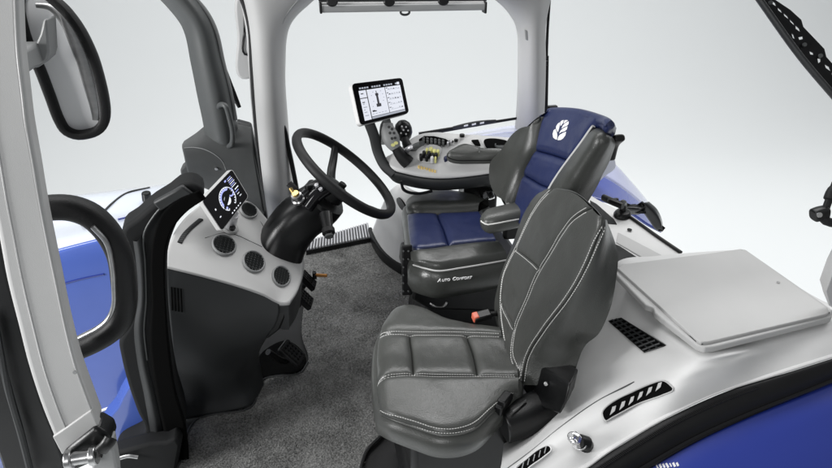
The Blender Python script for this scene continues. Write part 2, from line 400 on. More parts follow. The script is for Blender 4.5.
def instructor_seat():
    t = thing('instructor_seat', 'grey leather folding seat with white stitching, nearest the open door', 'seat', (.34, 1.3, 0))
    zz = lambda L: [Z(x, y, z) for x, y, z in L]
    N = zz([(381, 414, .435), (394, 420, .45), (416, 428, .455), (438, 435, .455), (456, 435, .455), (474, 429, .455), (490, 414, .46), (512, 392, .465)])
    S2 = zz([(378, 388, .445), (387, 379, .475), (401, 377, .48), (440, 377.5, .48), (480, 378, .48), (518, 379, .48)])
    Mi = zz([(377, 362, .445), (386, 357, .47), (420, 356, .475), (480, 357, .475), (512, 358, .475)])
    S1 = zz([(380, 338, .45), (388, 335, .475), (420, 335.5, .48), (460, 336, .48), (502, 338, .48)])
    F = zz([(394, 313, .455), (401, 307, .47), (410, 305, .475), (425, 309, .475), (447, 320, .475), (470, 326, .47), (499, 331, .47)])
    S = Surf([N, S2, Mi, S1, F], [0, .3, .5, .7, 1])
    p, mb = seat_cushion(t, S, None, 'leather')
    for a, b, m0, m1 in ((0, .285, 1, 1), (.285, .725, 1, 1), (.725, 1, 1, 0)): p('leather', a, b, .3, .7, (m0, m1, 1, 1), nv=20, hh=.011)
    seat_body(t, S, 'leather', [(.010, V((0, 0, -.006))), (.017, V((0, 0, -.025))), (.013, V((0, 0, -.06))), (-.02, V((0, 0, -.085)))])
    bv = bvh_of(mb.v, mb.f)
    for v, oo in ((.3, (.0065, -.0065)), (.7, (.0065, -.0065)), (.012, (-.003, .004))):
        st = MB()
        for o in oo: q = stitches(sb(S, .01, .98, v), bv, o); st.add(q.v, q.f)
        st.build('stitching', 'thread', t, smooth=False)
    link('piping', *tube(bend(S, 0, .98, 0), .003, 80, 8), 'leather', t)
    # back rest
    k, z0 = .25, .46
    pl = lambda L, x0: [PL(x, y, x0, z0, k) for x, y in L]
    O = pl([(500, 330), (497, 318), (496, 303), (503, 273), (515.6, 241), (525, 215), (537, 197), (546, 191)], .535)
    A = pl([(507, 345), (503, 320), (502, 297), (504.5, 276), (519, 244), (531.7, 217), (543, 200), (554, 189.5)], .508)
    Mm = pl([(513, 365), (508, 330), (511, 300), (524, 270), (536, 245), (548, 224), (562, 208), (575, 193)], .505)
    B = pl([(520, 381), (513.6, 351), (517, 327), (528.5, 298.5), (538, 276), (551, 254), (563.7, 233), (575, 219), (586, 211.5), (594, 208)], .505)
    Cc = pl([(522, 384), (528, 357), (544.5, 329), (570, 295), (586, 266.5), (597, 240), (602, 226), (602.5, 218.5)], .52)
    C2 = pl([(541, 370), (550, 356), (565, 335), (588, 303), (601, 272), (606, 250), (607, 236), (606.5, 229)], .56)
    R = pl([(571, 383), (586, 343), (600, 331), (610, 308), (614, 286), (616, 262), (614, 248), (610, 234.5), (606, 226)], .61)
    cc, rr = arc(Cc, 30), arc(R, 30); C2 = [a.lerp(b, .5)+V((.004, -.014, .004))*math.sin(math.pi*min(1, .15+i/29*.85)) for i, (a, b) in enumerate(zip(cc, rr))]
    S = Surf([O, A, Mm, B, Cc, C2, R], [0, .14, .32, .5, .68, .84, 1])
    mb = MB()
    def p(m, u0, u1, v0, v1, mask, h=.0065, w=.02, nu=40, nv=20, nm='backrest_panel'):
        g = panel(S, u0, u1, v0, v1, nu, nv, h, w, mask=mask, dip=.0012); link(nm, *g, m, t, angle=70); mb.add(*g)
    p('leather', 0, 1, 0, .14, (0, 0, 0, 1), nv=12, h=.005, nm='backrest_bolster')
    for a, b in ((0, .24), (.24, .56), (.56, 1)): p('leather', a, b, .14, .5, (a > 0, b < 1, 1, 1), nv=26)
    p('leather', 0, 1, .5, .68, (0, 0, 1, 1), nv=20, nm='backrest_bolster')
    p('leather_dark', 0, 1, .68, 1, (0, 0, 1, 0), nv=26, h=.006, nm='backrest_side')
    loop = bend(S, 0, 1, 0, 40)+bendv(S, 1, 0, 1, 40)[1:]+bend(S, 1, 0, 1, 40)[1:]+bendv(S, 0, 1, 0, 40)[1:-1]
    v, f = skirt(loop, [(.0, V((.002, .008, 0))), (-.012, V((.006, .02, -.004))), (-.04, V((.012, .035, -.010))), (-.11, V((.016, .045, -.015)))])
    link('backrest_shell', v, f, 'leather_dark', t, angle=60)
    bv = bvh_of(mb.v, mb.f); 
    for v, oo in ((.14, (.0055, -.0055)), (.5, (.0055, -.0055)), (.68, (.006, -.0055))):
        st = MB()
        for o in oo: q = stitches(sb(S, .02, .97, v, 70), bv, o); st.add(q.v, q.f)
        st.build('stitching', 'thread', t, smooth=False)
    for u in (.24, .56): stitches(sbv(S, u, .16, .48), bv, .005).build('stitching', 'thread', t, smooth=False)
    link('piping', *tube(bendv(S, .004, .62, .98), .0028, 60, 8), 'trim_mid', t)
    # hinge, handle bracket, pedestal
    hc = [PL(x, y, .545, z0, k) for x, y in [(522, 388), (534, 371), (541, 367), (570, 384), (566, 402), (560, 415), (533, 405)]]
    link('hinge_cover', *prism(hc, V((.05, .06, -.01))), 'black', t, bevel=.006)
    pth = [Z(502, 424, .40), Z(520, 418, .405), Z(538, 410, .41), Z(556, 404, .415)]
    v, f = sweep(arc(pth, 14), circ(24, .05, .045, 2.6), V((0, 0, 1))); link('hinge_housing', v, f, 'black', t, bevel=.006)
    sv, sf = tube([Z(512, 411, .457), Z(526, 400.5, .457)], .003, 4, 8); link('release_slot', sv, sf, 'steel', t)
    b = [Z(x, y, .475) for x, y in [(487, 402), (500, 385), (514, 392), (502, 409)]]
    link('recline_bracket', *prism(b, V((0, 0, -.03))), 'black', t, bevel=.005)
    b = [Z(x, y, .488) for x, y in [(497, 399), (505, 389), (513, 393), (505, 403)]]
    link('recline_lever', *prism(b, V((0, 0, -.02))), 'black', t, bevel=.004)
    h = PL(546, 383, .54, z0, k); link('pivot_bolt', *disc(h, V((-.4, -.9, .1)), .006, .006, .006), 'steel', t, bevel=.0015)
    v, f = boxv(V((.35, 1.32, .20)), V((.15, 0, 0)), V((0, .17, 0)), V((0, 0, .195))); link('pedestal', v, f, 'black', t, bevel=.02)
instructor_seat()
def seat_belt_buckle(name, label, c, ax, m_btn):
    t = thing(name, label, 'buckle', c-V((0, 0, .03)))
    s, u, n = ax
    link('buckle_body', *boxv(c, s*.028, u*.016, n*.011), 'black', t, bevel=.005)
    link('release_button', *boxv(c-s*.022+n*.003, s*.009, u*.0125, n*.011), m_btn, t, bevel=.003)
    link('stalk', *tube([c+s*.02, c+s*.06-n*.01, c+s*.10-n*.04], .008, 12, 8), 'black', t)
seat_belt_buckle('seat_belt_buckle', 'seat belt buckle with red release button between the two seats', Z(482, 316, .50), (V((.97, .1, .1)), V((-.1, .97, .2)), V((0, -.2, 1)).normalized()), 'red')
def driver_seat():
    t = thing('driver_seat', 'larger grey seat with blue leather centre panels and blue headrest with white leaf emblem', 'seat', (.5, 1.95, 0))
    zz = lambda L, z: [Z(x, y, z+(q[0] if q else 0)) for x, y, *q in L]
    N = zz([(413, 264, -.015), (425, 267.5), (437, 270), (461, 267), (485, 263), (507, 259)], .55)
    S2 = zz([(412, 252, -.02), (420, 251.3), (430, 250.5), (458, 246.5), (496, 243)], .567)
    Mi = zz([(409.5, 234, -.02), (416, 233), (430, 232), (451, 231), (488, 229)], .563)
    S1 = zz([(407.5, 215, -.02), (416, 214.5), (425, 214.3), (444, 214), (478, 213)], .56)
    F = zz([(406, 205, -.02), (412, 200, -.005), (422, 196), (437, 193), (455, 194), (473, 198), (489, 206)], .56)
    S = Surf([N, S2, Mi, S1, F], [0, .28, .5, .74, 1])
    p, mb = seat_cushion(t, S, None, 'leather_dark', h=.022, fh=.034, fw=.06)
    for a, b, m0, m1 in ((0, .47, 1, 1), (.47, 1, 1, 0)): p('blue_leather', a, b, .28, .74, (m0, m1, 1, 1), nv=20, hh=.014, nm='blue_panel')
    seat_body(t, S, 'leather_dark', [(.010, V((0, 0, -.008))), (.018, V((0, 0, -.03))), (.018, V((0, 0, -.075))), (.004, V((0, 0, -.105))), (-.04, V((0, 0, -.12)))])
    bv = bvh_of(mb.v, mb.f)
    link('piping', *tube([q+V((0, -.004, -.001)) for q in bend(S, .0, 1, 0)], .003, 60, 8), 'trim', t)
    for v, o in ((.28, -.006), (.74, .006)): stitches(sb(S, .05, .98, v), bv, o, r=.0008).build('stitching', 'leather', t, smooth=False)
    # lettering on the near side of the cushion
    a, b = S(.30, 0), S(.80, 0); ex = (Y(478, 278, b.y-.02)-Y(438, 282, a.y-.022)); nn = ex.cross(V((0, 0, 1))).normalized(); ey = nn.cross(ex) * -1
    ey = V((0, 0, 1))
    o0 = Y(437.5, 282, S(.30, 0).y-.0245); o1 = Y(471, 278.6, S(.62, 0).y-.0245)
    w = (o1-o0).length
    text('A', 'lettering', 'white_mark', t, o0, o1-o0, ey, w*.15, .0012, .25)
    text('UTO', 'lettering', 'white_mark', t, o0+(o1-o0)*.12, o1-o0, ey, w*.115, .0012, .25)
    text('C', 'lettering', 'white_mark', t, o0+(o1-o0)*.43, o1-o0, ey, w*.15, .0012, .25)
    text('OMFORT', 'lettering', 'white_mark', t, o0+(o1-o0)*.54, o1-o0, ey, w*.115, .0012, .25)
    # back rest
    k, z0 = .28, .58
    pl = lambda L, x0: [PL(x, y, x0, z0, k) for x, y in L]
    O = pl([(507, 210), (500, 196), (496, 180), (497.5, 164), (508, 151), (520, 134), (535, 119.5), (546, 112)], .635)
    A = pl([(514, 215), (517, 197), (524, 173), (536, 149), (541, 130), (544.5, 119), (551, 110)], .655)
    Mm = pl([(524, 225), (538, 190), (545, 172), (557, 150), (565, 132), (571, 119), (577, 113)], .66)
    B = pl([(533, 232), (554, 188), (565, 171), (577, 155), (586, 143), (596, 129), (603, 121)], .655)
    Cq = pl([(545, 236), (568, 195), (580, 175), (591, 158), (600, 144), (606, 131), (609, 124.5)], .635)
    R = pl([(560, 238), (587, 192), (596, 174), (604, 156), (609, 141), (612.5, 132), (612.5, 128)], .70)
    S = Surf([O, A, Mm, B, Cq, R], [0, .24, .44, .66, .84, 1]); mb = MB()
    def p(m, u0, u1, v0, v1, mask, h=.014, w=.03, nu=40, nv=20, nm='backrest_panel'):
        g = panel(S, u0, u1, v0, v1, nu, nv, h, w, mask=mask, dip=.004); link(nm, *g, m, t, angle=70); mb.add(*g)
    p('leather_dark', 0, .93, 0, .24, (0, 1, 0, 1), h=.03, w=.06, nm='backrest_bolster')
    for a, b in ((0, .36), (.36, .62)): p('blue_leather', a, b, .24, .66, (a > 0, 1, 1, 1), nv=26, nm='blue_panel')
    p('blue_leather', .62, 1, .24, .66, (1, 0, 1, 1), nv=26, nm='headrest')
    p('leather_dark', 0, .94, .66, 1, (0, 1, 1, 0), nv=22, h=.02, nm='backrest_bolster')
    p('blue_leather', .93, 1, 0, .24, (1, 0, 0, 0), nu=8, h=.01, nm='headrest_edge'); p('blue_leather', .94, 1, .66, 1, (1, 0, 0, 0), nu=8, h=.01, nm='headrest_edge')
    loop = bend(S, 0, 1, 0, 40)+bendv(S, 1, 0, 1, 40)[1:]+bend(S, 1, 0, 1, 40)[1:]+bendv(S, 0, 1, 0, 40)[1:-1]
    n = len(loop)
    v, f = skirt(loop, [(.001, V((.006, .004, 0))), (-.004, V((.018, .01, -.002))), (-.025, V((.034, .016, -.006))), (-.09, V((.045, .02, -.015)))])
    top = [1 if min(f_) >= 0 and any((q % n) in range(39, 79) for q in f_) and all(q < 3*n+1 for q in f_) else 0 for f_ in f]
    link('backrest_shell', v, f, 'black', t, angle=60, mats=['black', 'blue_leather'], fmat=top)
    bv = bvh_of(mb.v, mb.f)
    sp = [q+S.nrm(.5, .66)*.012 for q in bend(S, .05, .935, .664)]
    link('silver_piping', *sweep(sp, circ(12, .006, .006), V((0, -1, .3))), 'trim', t)
    sp = [q+S.nrm(.5, .66)*.011 for q in bend(S, .05, .925, .684)]
    link('trim_strip', *sweep(sp, circ(10, .0065, .0065), V((0, -1, .3))), 'black', t)
    top_edge = bendv(S, 1, .18, 1, 30)+bend(S, .99, .93, 1, 8)
    link('headrest_top_roll', *sweep(arc(top_edge, 50), circ(16, .013, .013), V((.9, .1, .4)), scale=lambda q: .35+.75*math.sin(math.pi*min(1, max(0, q)))**.5), 'blue_leather', t)
    # leaf emblem
    leaf = [[(80, 258), (74, 225), (84, 190), (100, 178), (112, 205), (117, 240), (114, 278), (96, 272)], [(106, 176), (108, 152), (122, 130), (141, 116), (139, 150), (128, 192), (122, 206)], [(147, 112), (163, 98), (178, 95), (170, 122), (150, 150), (146, 138)],
            [(121, 282), (126, 255), (142, 232), (170, 216), (200, 204), (192, 238), (172, 266), (148, 281)], [(135, 222), (150, 192), (178, 170), (214, 152), (206, 182), (184, 200), (155, 206)], [(156, 176), (170, 146), (194, 122), (224, 106), (222, 132), (204, 150), (176, 160)], [(176, 128), (186, 98), (204, 95), (218, 98), (200, 110)]]
    mb2 = MB()
    for L in leaf:
        q = []
        for x, y in L:
            h = hit(bv, 545+.1069*x, 110+.1069*y)
            if h: q.append(h[0]+h[1]*.0012)
        if len(q) > 2: mb2.add(*prism(q, -h[1]*.001))
    mb2.build('leaf_emblem', 'white_mark', t, smooth=False)
    # headrest release at the back, near arm rest, suspension
    c = PL(613.5, 144, .735, z0, k); link('recline_knob', *sweep(arc([c+V((0, -.03, .03)), c, c+V((.0, .01, -.05))], 8), circ(16, .011, .016, 3), V((1, 0, 0))), 'black', t, bevel=.004)
    pth = arc([Z(482, 222, .655), Z(490, 221, .662), Z(505, 217.5, .668), (Z(545, 209, .672))], 22)
    sc = lambda s: min(1, .55+s*6)
    v, f = sweep(pth, circ(28, .047, .036, 2.8), V((0, 0, 1)), scale=sc); link('armrest', v, f, 'leather', t, angle=60)
    bva = bvh_of(v, f); sm = [bva.find_nearest(q)[0] for q in arc([Z(483, 221, .672), Z(487, 226, .672), Z(500, 224.5, .678), Z(520, 220, .68)], 30)]
    link('piping', *tube(sm, .0025, 40, 8), 'thread', t)
    link('armrest_bracket', *boxv(Z(520, 225, .6), V((.06, 0, 0)), V((0, .015, 0)), V((0, 0, .05))), 'black', t, bevel=.01)
    v, f = boxv(V((.56, 1.99, .24)), V((.19, 0, 0)), V((0, .19, 0)), V((0, 0, .21)))
    link('suspension_cover', v, f, 'black', t, bevel=.02)
    for i in range(6):
        for j, xx in enumerate((403.5, 408.5)):
            q = Y(xx, 251+i*8, 1.79); link('rivet', *disc(q, V((-.6, -.8, 0)), .0035, .0035, .002, 10), 'grey_dark', t)
    link('side_rail', *boxv(Y(407, 268, 1.80)+V((0, 0, -.01)), V((.018, 0, 0)), V((0, .006, 0)), V((0, 0, .10))), 'rubber', t, bevel=.005)
    link('height_lever', *tube([Y(430, 303, 1.72), Y(436, 306.5, 1.71), Y(444, 306, 1.71), Y(447, 302, 1.71)], .0045, 16, 8), 'steel', t)
    link('under_tray', *prism([Y(x, y, 1.78) for x, y in [(414, 282), (500, 282), (500, 312), (430, 310), (412, 300)]], V((0, .3, 0))), 'black', t, bevel=.01)
driver_seat()
def belt_driver():
    c = Z(491, 187, .60)
    t = thing('seat_belt_anchor', 'small black seat belt buckle with silver tongue beside the driver seat cushion', 'buckle', c)
    link('buckle_body', *prism([Z(x, y, .6) for x, y in [(479, 186), (491, 180), (495, 186), (483, 194)]], V((0, 0, -.03))), 'black', t, bevel=.004)
    link('tongue', *prism([Z(x, y, .615) for x, y in [(486, 190), (492, 188), (495, 197), (489, 199)]], V((0, 0, -.006))), 'chrome', t, bevel=.002)
    link('slot', *prism([Z(x, y, .6185) for x, y in [(488.5, 193), (491.5, 192), (493, 196), (490, 197)]], V((0, 0, -.004))), 'black', t)
    link('webbing', *prism([Z(x, y, .59) for x, y in [(494, 181), (505, 186), (500, 192), (491, 187)]], V((0, 0, -.004))), 'rubber', t)
belt_driver()
# ================================================================== DASHBOARD
def dashboard():
    t = thing('dashboard', 'grey and black dashboard with round air vents in front of the steering column', 'dashboard', (-.35, 1.9, 0))
    rows = [row([(165.5, 267), (202, 276), (238, 286), (262, 294), (279.5, 303), (289, 302)], Y, 1.70),
            row([(167, 250), (205, 260), (242, 271), (268, 281), (286, 288), (298, 289)], Y, 1.77),
            row([(174, 233), (212, 240), (250, 252), (275, 262), (294, 270), (303, 275)], Y, 1.86),
            row([(186, 217), (222, 222), (252, 232), (278, 244), (297, 252), (304, 258)], Y, 1.97),
            row([(203, 203), (230, 200), (250, 202), (268, 220), (285, 236), (300, 246)], Y, 2.08)]
    S = Surf(rows); nu, nv = 44, 34
    vs = [S(i/(nu-1), j/(nv-1)) for i in range(nu) for j in range(nv)]; fs = gridfaces(nu, nv)
    bv = bvh_of(vs, fs)
    link('upper_cover', vs, fs, 'trim', t, angle=60, solid=.012)
    loop = bend(S, 0, 1, 0, 30)+bendv(S, 1, 0, 1, 20)[1:]+bend(S, 1, 0, 1, 30)[1:]+bendv(S, 0, 1, 0, 20)[1:-1]
    v, f = skirt(loop, [(-.004, V((0, 0, -.014))), (-.01, V((0, 0, -.05))), (-.02, V((0, 0, -.12)))], V((0, 0, 1)), cap=False)
    link('cover_return', v, f, 'lower', t, angle=60)
    # lower panel
    rows = [row([(165.8, 268), (202, 277), (238, 287), (262, 295), (279.3, 304.5)], Y, 1.701),
            row([(167, 288), (203, 296), (240, 304), (264, 310), (279, 314)], Y, 1.700),
            row([(169, 312), (204, 318), (240, 322), (262, 323), (275.5, 325)], Y, 1.705),
            row([(172, 345), (200, 349), (222, 350), (246, 346), (266, 339)], Y, 1.725),
            row([(174, 372), (200, 374), (222, 375), (243, 368), (259, 354)], Y, 1.762),
            [Z(179, 400, .065), Z(205, 398, .065), Z(230, 394, .065), Z(249, 387, .065), Z(262, 372, .065)],
            [Z(183, 420, .0), Z(206, 416, .0), Z(232, 411.5, 0), Z(251, 406, 0), Z(264, 386, 0)]]
    P = Surf(rows, [0, .16, .34, .56, .72, .88, 1]); nu, nv = 48, 60; vs = [P(i/(nu-1), j/(nv-1)) for i in range(nu) for j in range(nv)]; fl = gridfaces(nu, nv)
    bl = bvh_of(vs, fl); link('lower_panel', vs, fl, 'lower', t, angle=60, solid=.01)
    v, f = prism([*row([(279.3, 304), (289, 301), (288, 312), (280, 330), (266, 341)], Y, 1.71)], V((.0, .30, 0))); link('knee_panel', v, f, 'black', t, bevel=.008)
    # grab slots in the lower panel
    mb = MB()
    for i in range(4):
        a, b = hit(bl, 171.5+i*3.2, 287+i*.6), hit(bl, 172.5+i*3.2, 310+i*.6)
        mb.add(*tube([a[0]+a[1]*.001, b[0]+b[1]*.001], .0022, 4, 8))
    mb.build('grille_slot', 'void', t)
    # round vents
    for x, y, rx, ry in ((224, 245.5, 12.6, 10.6), (253.6, 262, 12, 11), (281, 276.7, 10, 10.5), (248.5, 210.5, 9.5, 7.5)):
        c, n = hit(bv, x, y); r = rx*dep(c)/FPX; ca = max(.5, abs(n.dot((CAM-c).normalized())))
        ry_ = ry*dep(c)/FPX/ca*.93; r *= .97
        up = V((0, 1, 0))
        ve = link('air_vent', *disc(c, n, r*.8, ry_*.8, .003, 36, up), 'void', t)
        s, u, n = frame(n, up)
        ring = [c+s*(r*.92*math.cos(a))+u*(ry_*.92*math.sin(a))+n*.003 for a in [2*math.pi*i/40 for i in range(40)]]
        link('bezel_ring', *sweep(ring, circ(12, .0036, .005), n, True), 'trim_mid', ve)
        mb = MB()
        for i in range(-3, 4):
            q = i/3.9; w = math.sqrt(1-q*q)*.84
            mb.add(*boxv(c+u*(q*ry_*.84)+n*.006, s*(r*w), (u*.0012+n*.0032), (n*.0008-u*.0003)))
        for i in range(-2, 3):
            q = i/2.9; w = math.sqrt(1-q*q)*.82; mb.add(*boxv(c+s*(q*r*.84)+n*.0035, u*(ry_*w), s*.0009, n*.002))
        mb.build('louvre', 'grey_dark', ve, smooth=False)
    # defrost slot, panel joint
    pts = []
    for x, y in ((179.5, 243), (184, 235.5), (192, 227), (201, 219.5)):
        h = hit(bv, x, y)
        if h: pts.append(h[0]+h[1]*.001)
    link('defrost_slot', *sweep(arc(pts, 24), circ(12, .0085, .003, 3), V((0, -.3, 1))), 'black', t)
    mb = MB(); P_ = arc(pts, 15)
    for q in P_[1:-1]: mb.add(*boxv(q+V((0, 0, .003)), V((.006, 0, 0)), V((0, .0012, 0)), V((0, 0, .001))))
    mb.build('slot_rib', 'grey_dark', t)
    for L in ([(205, 238), (228, 233), (256, 244), (262, 247)], [(240, 203), (262, 224), (266, 235)], [(268, 250), (283, 258), (297, 262)]):
        pp = []
        for x, y in L:
            h = hit(bv, x, y)
            if h: pp.append(h[0]+h[1]*.0003)
        if len(pp) > 2: link('panel_joint', *tube(pp, .0012, 30, 6), 'grey_dark', t)
    return bv
DASH = dashboard()
def instrument_display():
    c = [D(201, 201, 1.98), D(232, 168.5, 2.12), D(249, 196.5, 2.09), D(221.5, 232, 1.95)]
    t = thing('instrument_display', 'tilted instrument display with silver edge and round gauge on the dashboard', 'display', c[3]-V((0, 0, .05)))
    _, n = slab(c, .042); link('housing', *prism(rq(c, .012), -RT*.017+FW*.014-UP*.001), 'trim', t, bevel=.004, bseg=3)
    ci = [p+n*.0006 for p in rq(c, .010, .02)]
    scr = link('screen', *prism(ci, n*.0012), 'display_glass', t, bevel=.0008)
    Q = lambda s, q, h=.0024: bil(c, s, q)+n*h
    asp = (c[1]-c[0]).length/(c[3]-c[0]).length
    mb = MB(); mb2 = MB(); rg = random.Random(5)
    def ring(cx, cy, r, a0, a1, w, m, k=40):
        vs = []; 
        for i in range(k+1):
            a = math.radians(a0+(a1-a0)*i/k)
            for rr in (r-w, r+w): vs.append(Q(cx+rr*math.cos(a)/asp, cy+rr*math.sin(a)))
        m.add(vs, [(2*i, 2*i+1, 2*i+3, 2*i+2) for i in range(k)])
    def bar(x0, y0, x1, y1, m): m.add([Q(x0, y0), Q(x1, y0), Q(x1, y1), Q(x0, y1)], [(0, 1, 2, 3)])
    ring(.52, .53, .31, 120, 420, .012, mb); ring(.52, .53, .25, 130, 330, .03, mb2)
    for i in range(21):
        a = math.radians(120+15*i); 
        for q in range(1):
            p0, p1 = (.52+.26*math.cos(a)/asp, .53+.26*math.sin(a)), (.52+.31*math.cos(a)/asp, .53+.31*math.sin(a))
            d = V((-math.sin(a), math.cos(a), 0))*.012
            mb.add([Q(p0[0]-d.x/asp, p0[1]-d.y), Q(p0[0]+d.x/asp, p0[1]+d.y), Q(p1[0]+d.x/asp, p1[1]+d.y), Q(p1[0]-d.x/asp, p1[1]-d.y)], [(0, 1, 2, 3)])
    ring(.50, .56, .08, 0, 360, .05, mb); ring(.66, .47, .10, 0, 360, .02, mb2)
    for i in range(6): bar(.74, .12+i*.055, .74+rg.uniform(.05, .16), .14+i*.055, mb if i % 2 else mb2)
    for i in range(5): bar(.42+i*.07, .90, .455+i*.07, .93, mb)
    bar(.78, .5, .90, .53, mb); bar(.76, .58, .86, .6, mb2); bar(.77, .66, .84, .68, mb); bar(.80, .75, .86, .77, mb); bar(.66, .10, .71, .15, mb2)
    bar(.14, .45, .17, .5, mb); bar(.14, .7, .18, .73, mb)
    mb.build('gauge_marks', 'screen_white', scr, smooth=False); mb2.build('gauge_accents', 'screen_blue', scr, smooth=False)
    m = hit(DASH, 229, 229); b = bil(c, .55, .9)-n*.03
    link('mount', *tube([m[0], m[0].lerp(b, .5), b], .02, 12, 14), 'silver', t)
    link('mount_collar', *disc(m[0], m[1], .03, .03, .012, 24), 'trim', t, bevel=.003)
    link('mount_socket', *disc(Z(232, 229, m[0].z+.016), m[1], .012, .010, .008, 18), 'black', t)
instrument_display()
# ================================================================== STEERING
WN = V((.65, -.05, .76)).normalized(); WC = D(345.5, 173, 2.16); WR = 59*2.16/FPX
def steering_wheel():
    t = thing('steering_wheel', 'black steering wheel with three spokes on the tilted column', 'steering wheel', WC)
    s, u, n = frame(WN, V((0, 1, 0)))
    rim = [WC+(s*math.cos(a)+u*math.sin(a))*WR for a in [2*math.pi*i/72 for i in range(72)]]
    link('rim', *sweep(rim, circ(14, .0152, .0172, 2.2), n, True), 'rubber', t)
    hub = WC-n*.075
    link('hub', *disc(hub-n*.03, n, .055, .055, .05, 32, rings=[(1.05, 0), (1.05, .03), (.85, .05), (.4, .056)]), 'black', t, bevel=.004)
    for px, py in ((334, 143), (374, 204), (313, 160)):
        r_ = ray(px, py); q = CAM+r_*((WC-CAM).dot(n)/r_.dot(n)); d = (q-WC).normalized()
        link('spoke', *sweep(arc([hub+d*.03, hub+d*.09+n*.02, WC+d*(WR*.75)-n*.02, WC+d*(WR-.006)], 16), circ(14, .017, .008, 2.6), n, scale=lambda q: (1.15-.35*q, 1)), 'black', t)
    kc = D(341, 180, 2.16)
    kc = WC-n*.055+s*.02
    link('horn_button', *disc(kc, n, .014, .014, .02, 20), 'rubber', t, bevel=.003)
steering_wheel()
def steering_column():
    base = D(279, 252, 2.20)
    t = thing('steering_column', 'black tapered steering column cover with stalks rising from the dashboard', 'steering column', base-V((0, 0, .1)))
    p = [D(276, 262, 2.20), D(284, 240, 2.20), D(300, 218, 2.19), (WC-WN*.15), WC-WN*.115]
    sc = lambda q: (1.0-.12*q, 1.0+.05*q)
    link('cover', *sweep(arc(p, 22), circ(32, .085, .083, 2.8), V((0, 1, .1)), scale=sc), 'black', t, bevel=.008)
    link('shroud_top', *sweep(arc([D(304, 206, 2.14), D(315, 192, 2.14), D(326, 185, 2.15)], 10), circ(24, .05, .028, 3), V((-.4, 0, 1))), 'black_gloss', t, bevel=.006)
    k = D(297.5, 198, 2.09); n = V((-.25, -.45, 1)).normalized()
    link('tilt_knob', *disc(k-n*.012, n, .02, .02, .03, 24, rings=[(1.15, 0), (1.15, .008), (.95, .012), (.9, .03), (.6, .033)]), 'steel', t)
    link('tilt_knob_ring', *disc(k+n*.016, n, .013, .013, .012, 20), 'gold', t, bevel=.002)
    link('shuttle_lever', *sweep(arc([D(289, 183.5, 2.08), D(294, 188, 2.08), D(300, 194.5, 2.085)], 8), circ(14, .011, .006, 2.8), V((-.2, -.5, 1)), scale=lambda q: 1.1-.3*q), 'rubber', t)
    link('lever_cap', *sweep(arc([D(290.5, 188, 2.075), D(295, 195, 2.075)], 5), circ(12, .007, .005), V((0, -.5, 1))), 'gold', t)
    a, b = D(325.5, 214, 2.10), D(329, 235, 2.06)
    link('wiper_stalk', *tube([a, a.lerp(b, .5), b], .019, 14, 18, scale=lambda q: 1.15-.35*q), 'black', t)
    link('stalk_grip', *tube([b-(b-a)*.30, b-(b-a)*.05], .022, 5, 18), 'rubber', t, bevel=.003)
    link('stalk_tip', *tube([b, b+(b-a)*.10], .015, 4, 14), 'grey_dark', t, bevel=.003)
    link('indicator_stalk', *tube([D(322, 192, 2.15), D(312, 187, 2.12), D(306, 188, 2.1)], .008, 10, 10), 'black', t)
    for x, y in ((317, 186), (321, 190)): link('switch', *disc(D(x, y, 2.10), V((-.3, -.4, 1)), .007, .007, .008, 14), 'silver', t)
steering_column()
def pedals():
    def pad(name, label, c, w, h, arm, n=V((.75, -.15, .6)), grp=None):
        t = thing(name, label, 'pedal', c-V((0, 0, .08)), grp)
        s, u, n = frame(n, V((0, 0, 1)))
        link('pad', *prism([c+s*x+u*y for x, y in rrect(w, h, .008)], -n*.016), 'rubber', t, bevel=.003)
        mb = MB()
        for i in range(6): mb.add(*boxv(c+u*(h*(-.78+i*.31))+n*.002, s*(w*.85), u*.0035, n*.003))
        for i in range(4): mb.add(*boxv(c+s*(w*(-.7+i*.46))+n*.003, u*(h*.85), s*.0025, n*.003))
        mb.build('tread', 'rubber', t)
        link('arm', *tube([c-n*.012, c-n*.06-u*.01, arm], .012, 14, 10), 'black', t)
    pad('brake_pedal', 'upper of the two black ribbed brake pedals beside the column', D(309, 279.5, 2.38), .028, .04, D(292, 285, 2.4), grp='paired brake pedals')
    pad('brake_pedal', 'lower of the two black ribbed brake pedals, nearer the door', D(305, 297, 2.30), .033, .042, D(288, 300, 2.32), grp='paired brake pedals')
    pad('clutch_pedal', 'single black ribbed clutch pedal low beside the mat edge', Z(293, 352, .10), .034, .05, Z(268, 352, .14), V((.6, -.3, .75)))
    t = thing('footwell_plate', 'black plate under the clutch pedal at the mat edge', 'plate', Z(285, 365, 0))
    link('plate', *prism(arc(row([(250, 395), (262, 378), (276, 374.5), (298, 371), (306, 361), (302, 350), (285, 340), (262, 352)], Z, .012), 40, True), V((0, 0, -.012))), 'void', t, bevel=.003)
    t = thing('release_tab', 'small orange tab beside the upper brake pedal', 'tab', D(321, 276, 2.40))
    link('tab', *sweep(arc([D(315, 275, 2.4), D(320, 275.3, 2.4), D(327, 275.6, 2.4)], 8), circ(12, .005, .010, 2.8), V((0, -.5, .8))), 'orange', t)
    link('tab_base', *boxv(D(314.5, 275, 2.405), V((.008, 0, 0)), V((0, .012, 0)), V((0, 0, .014))), 'black', t, bevel=.003)
pedals()
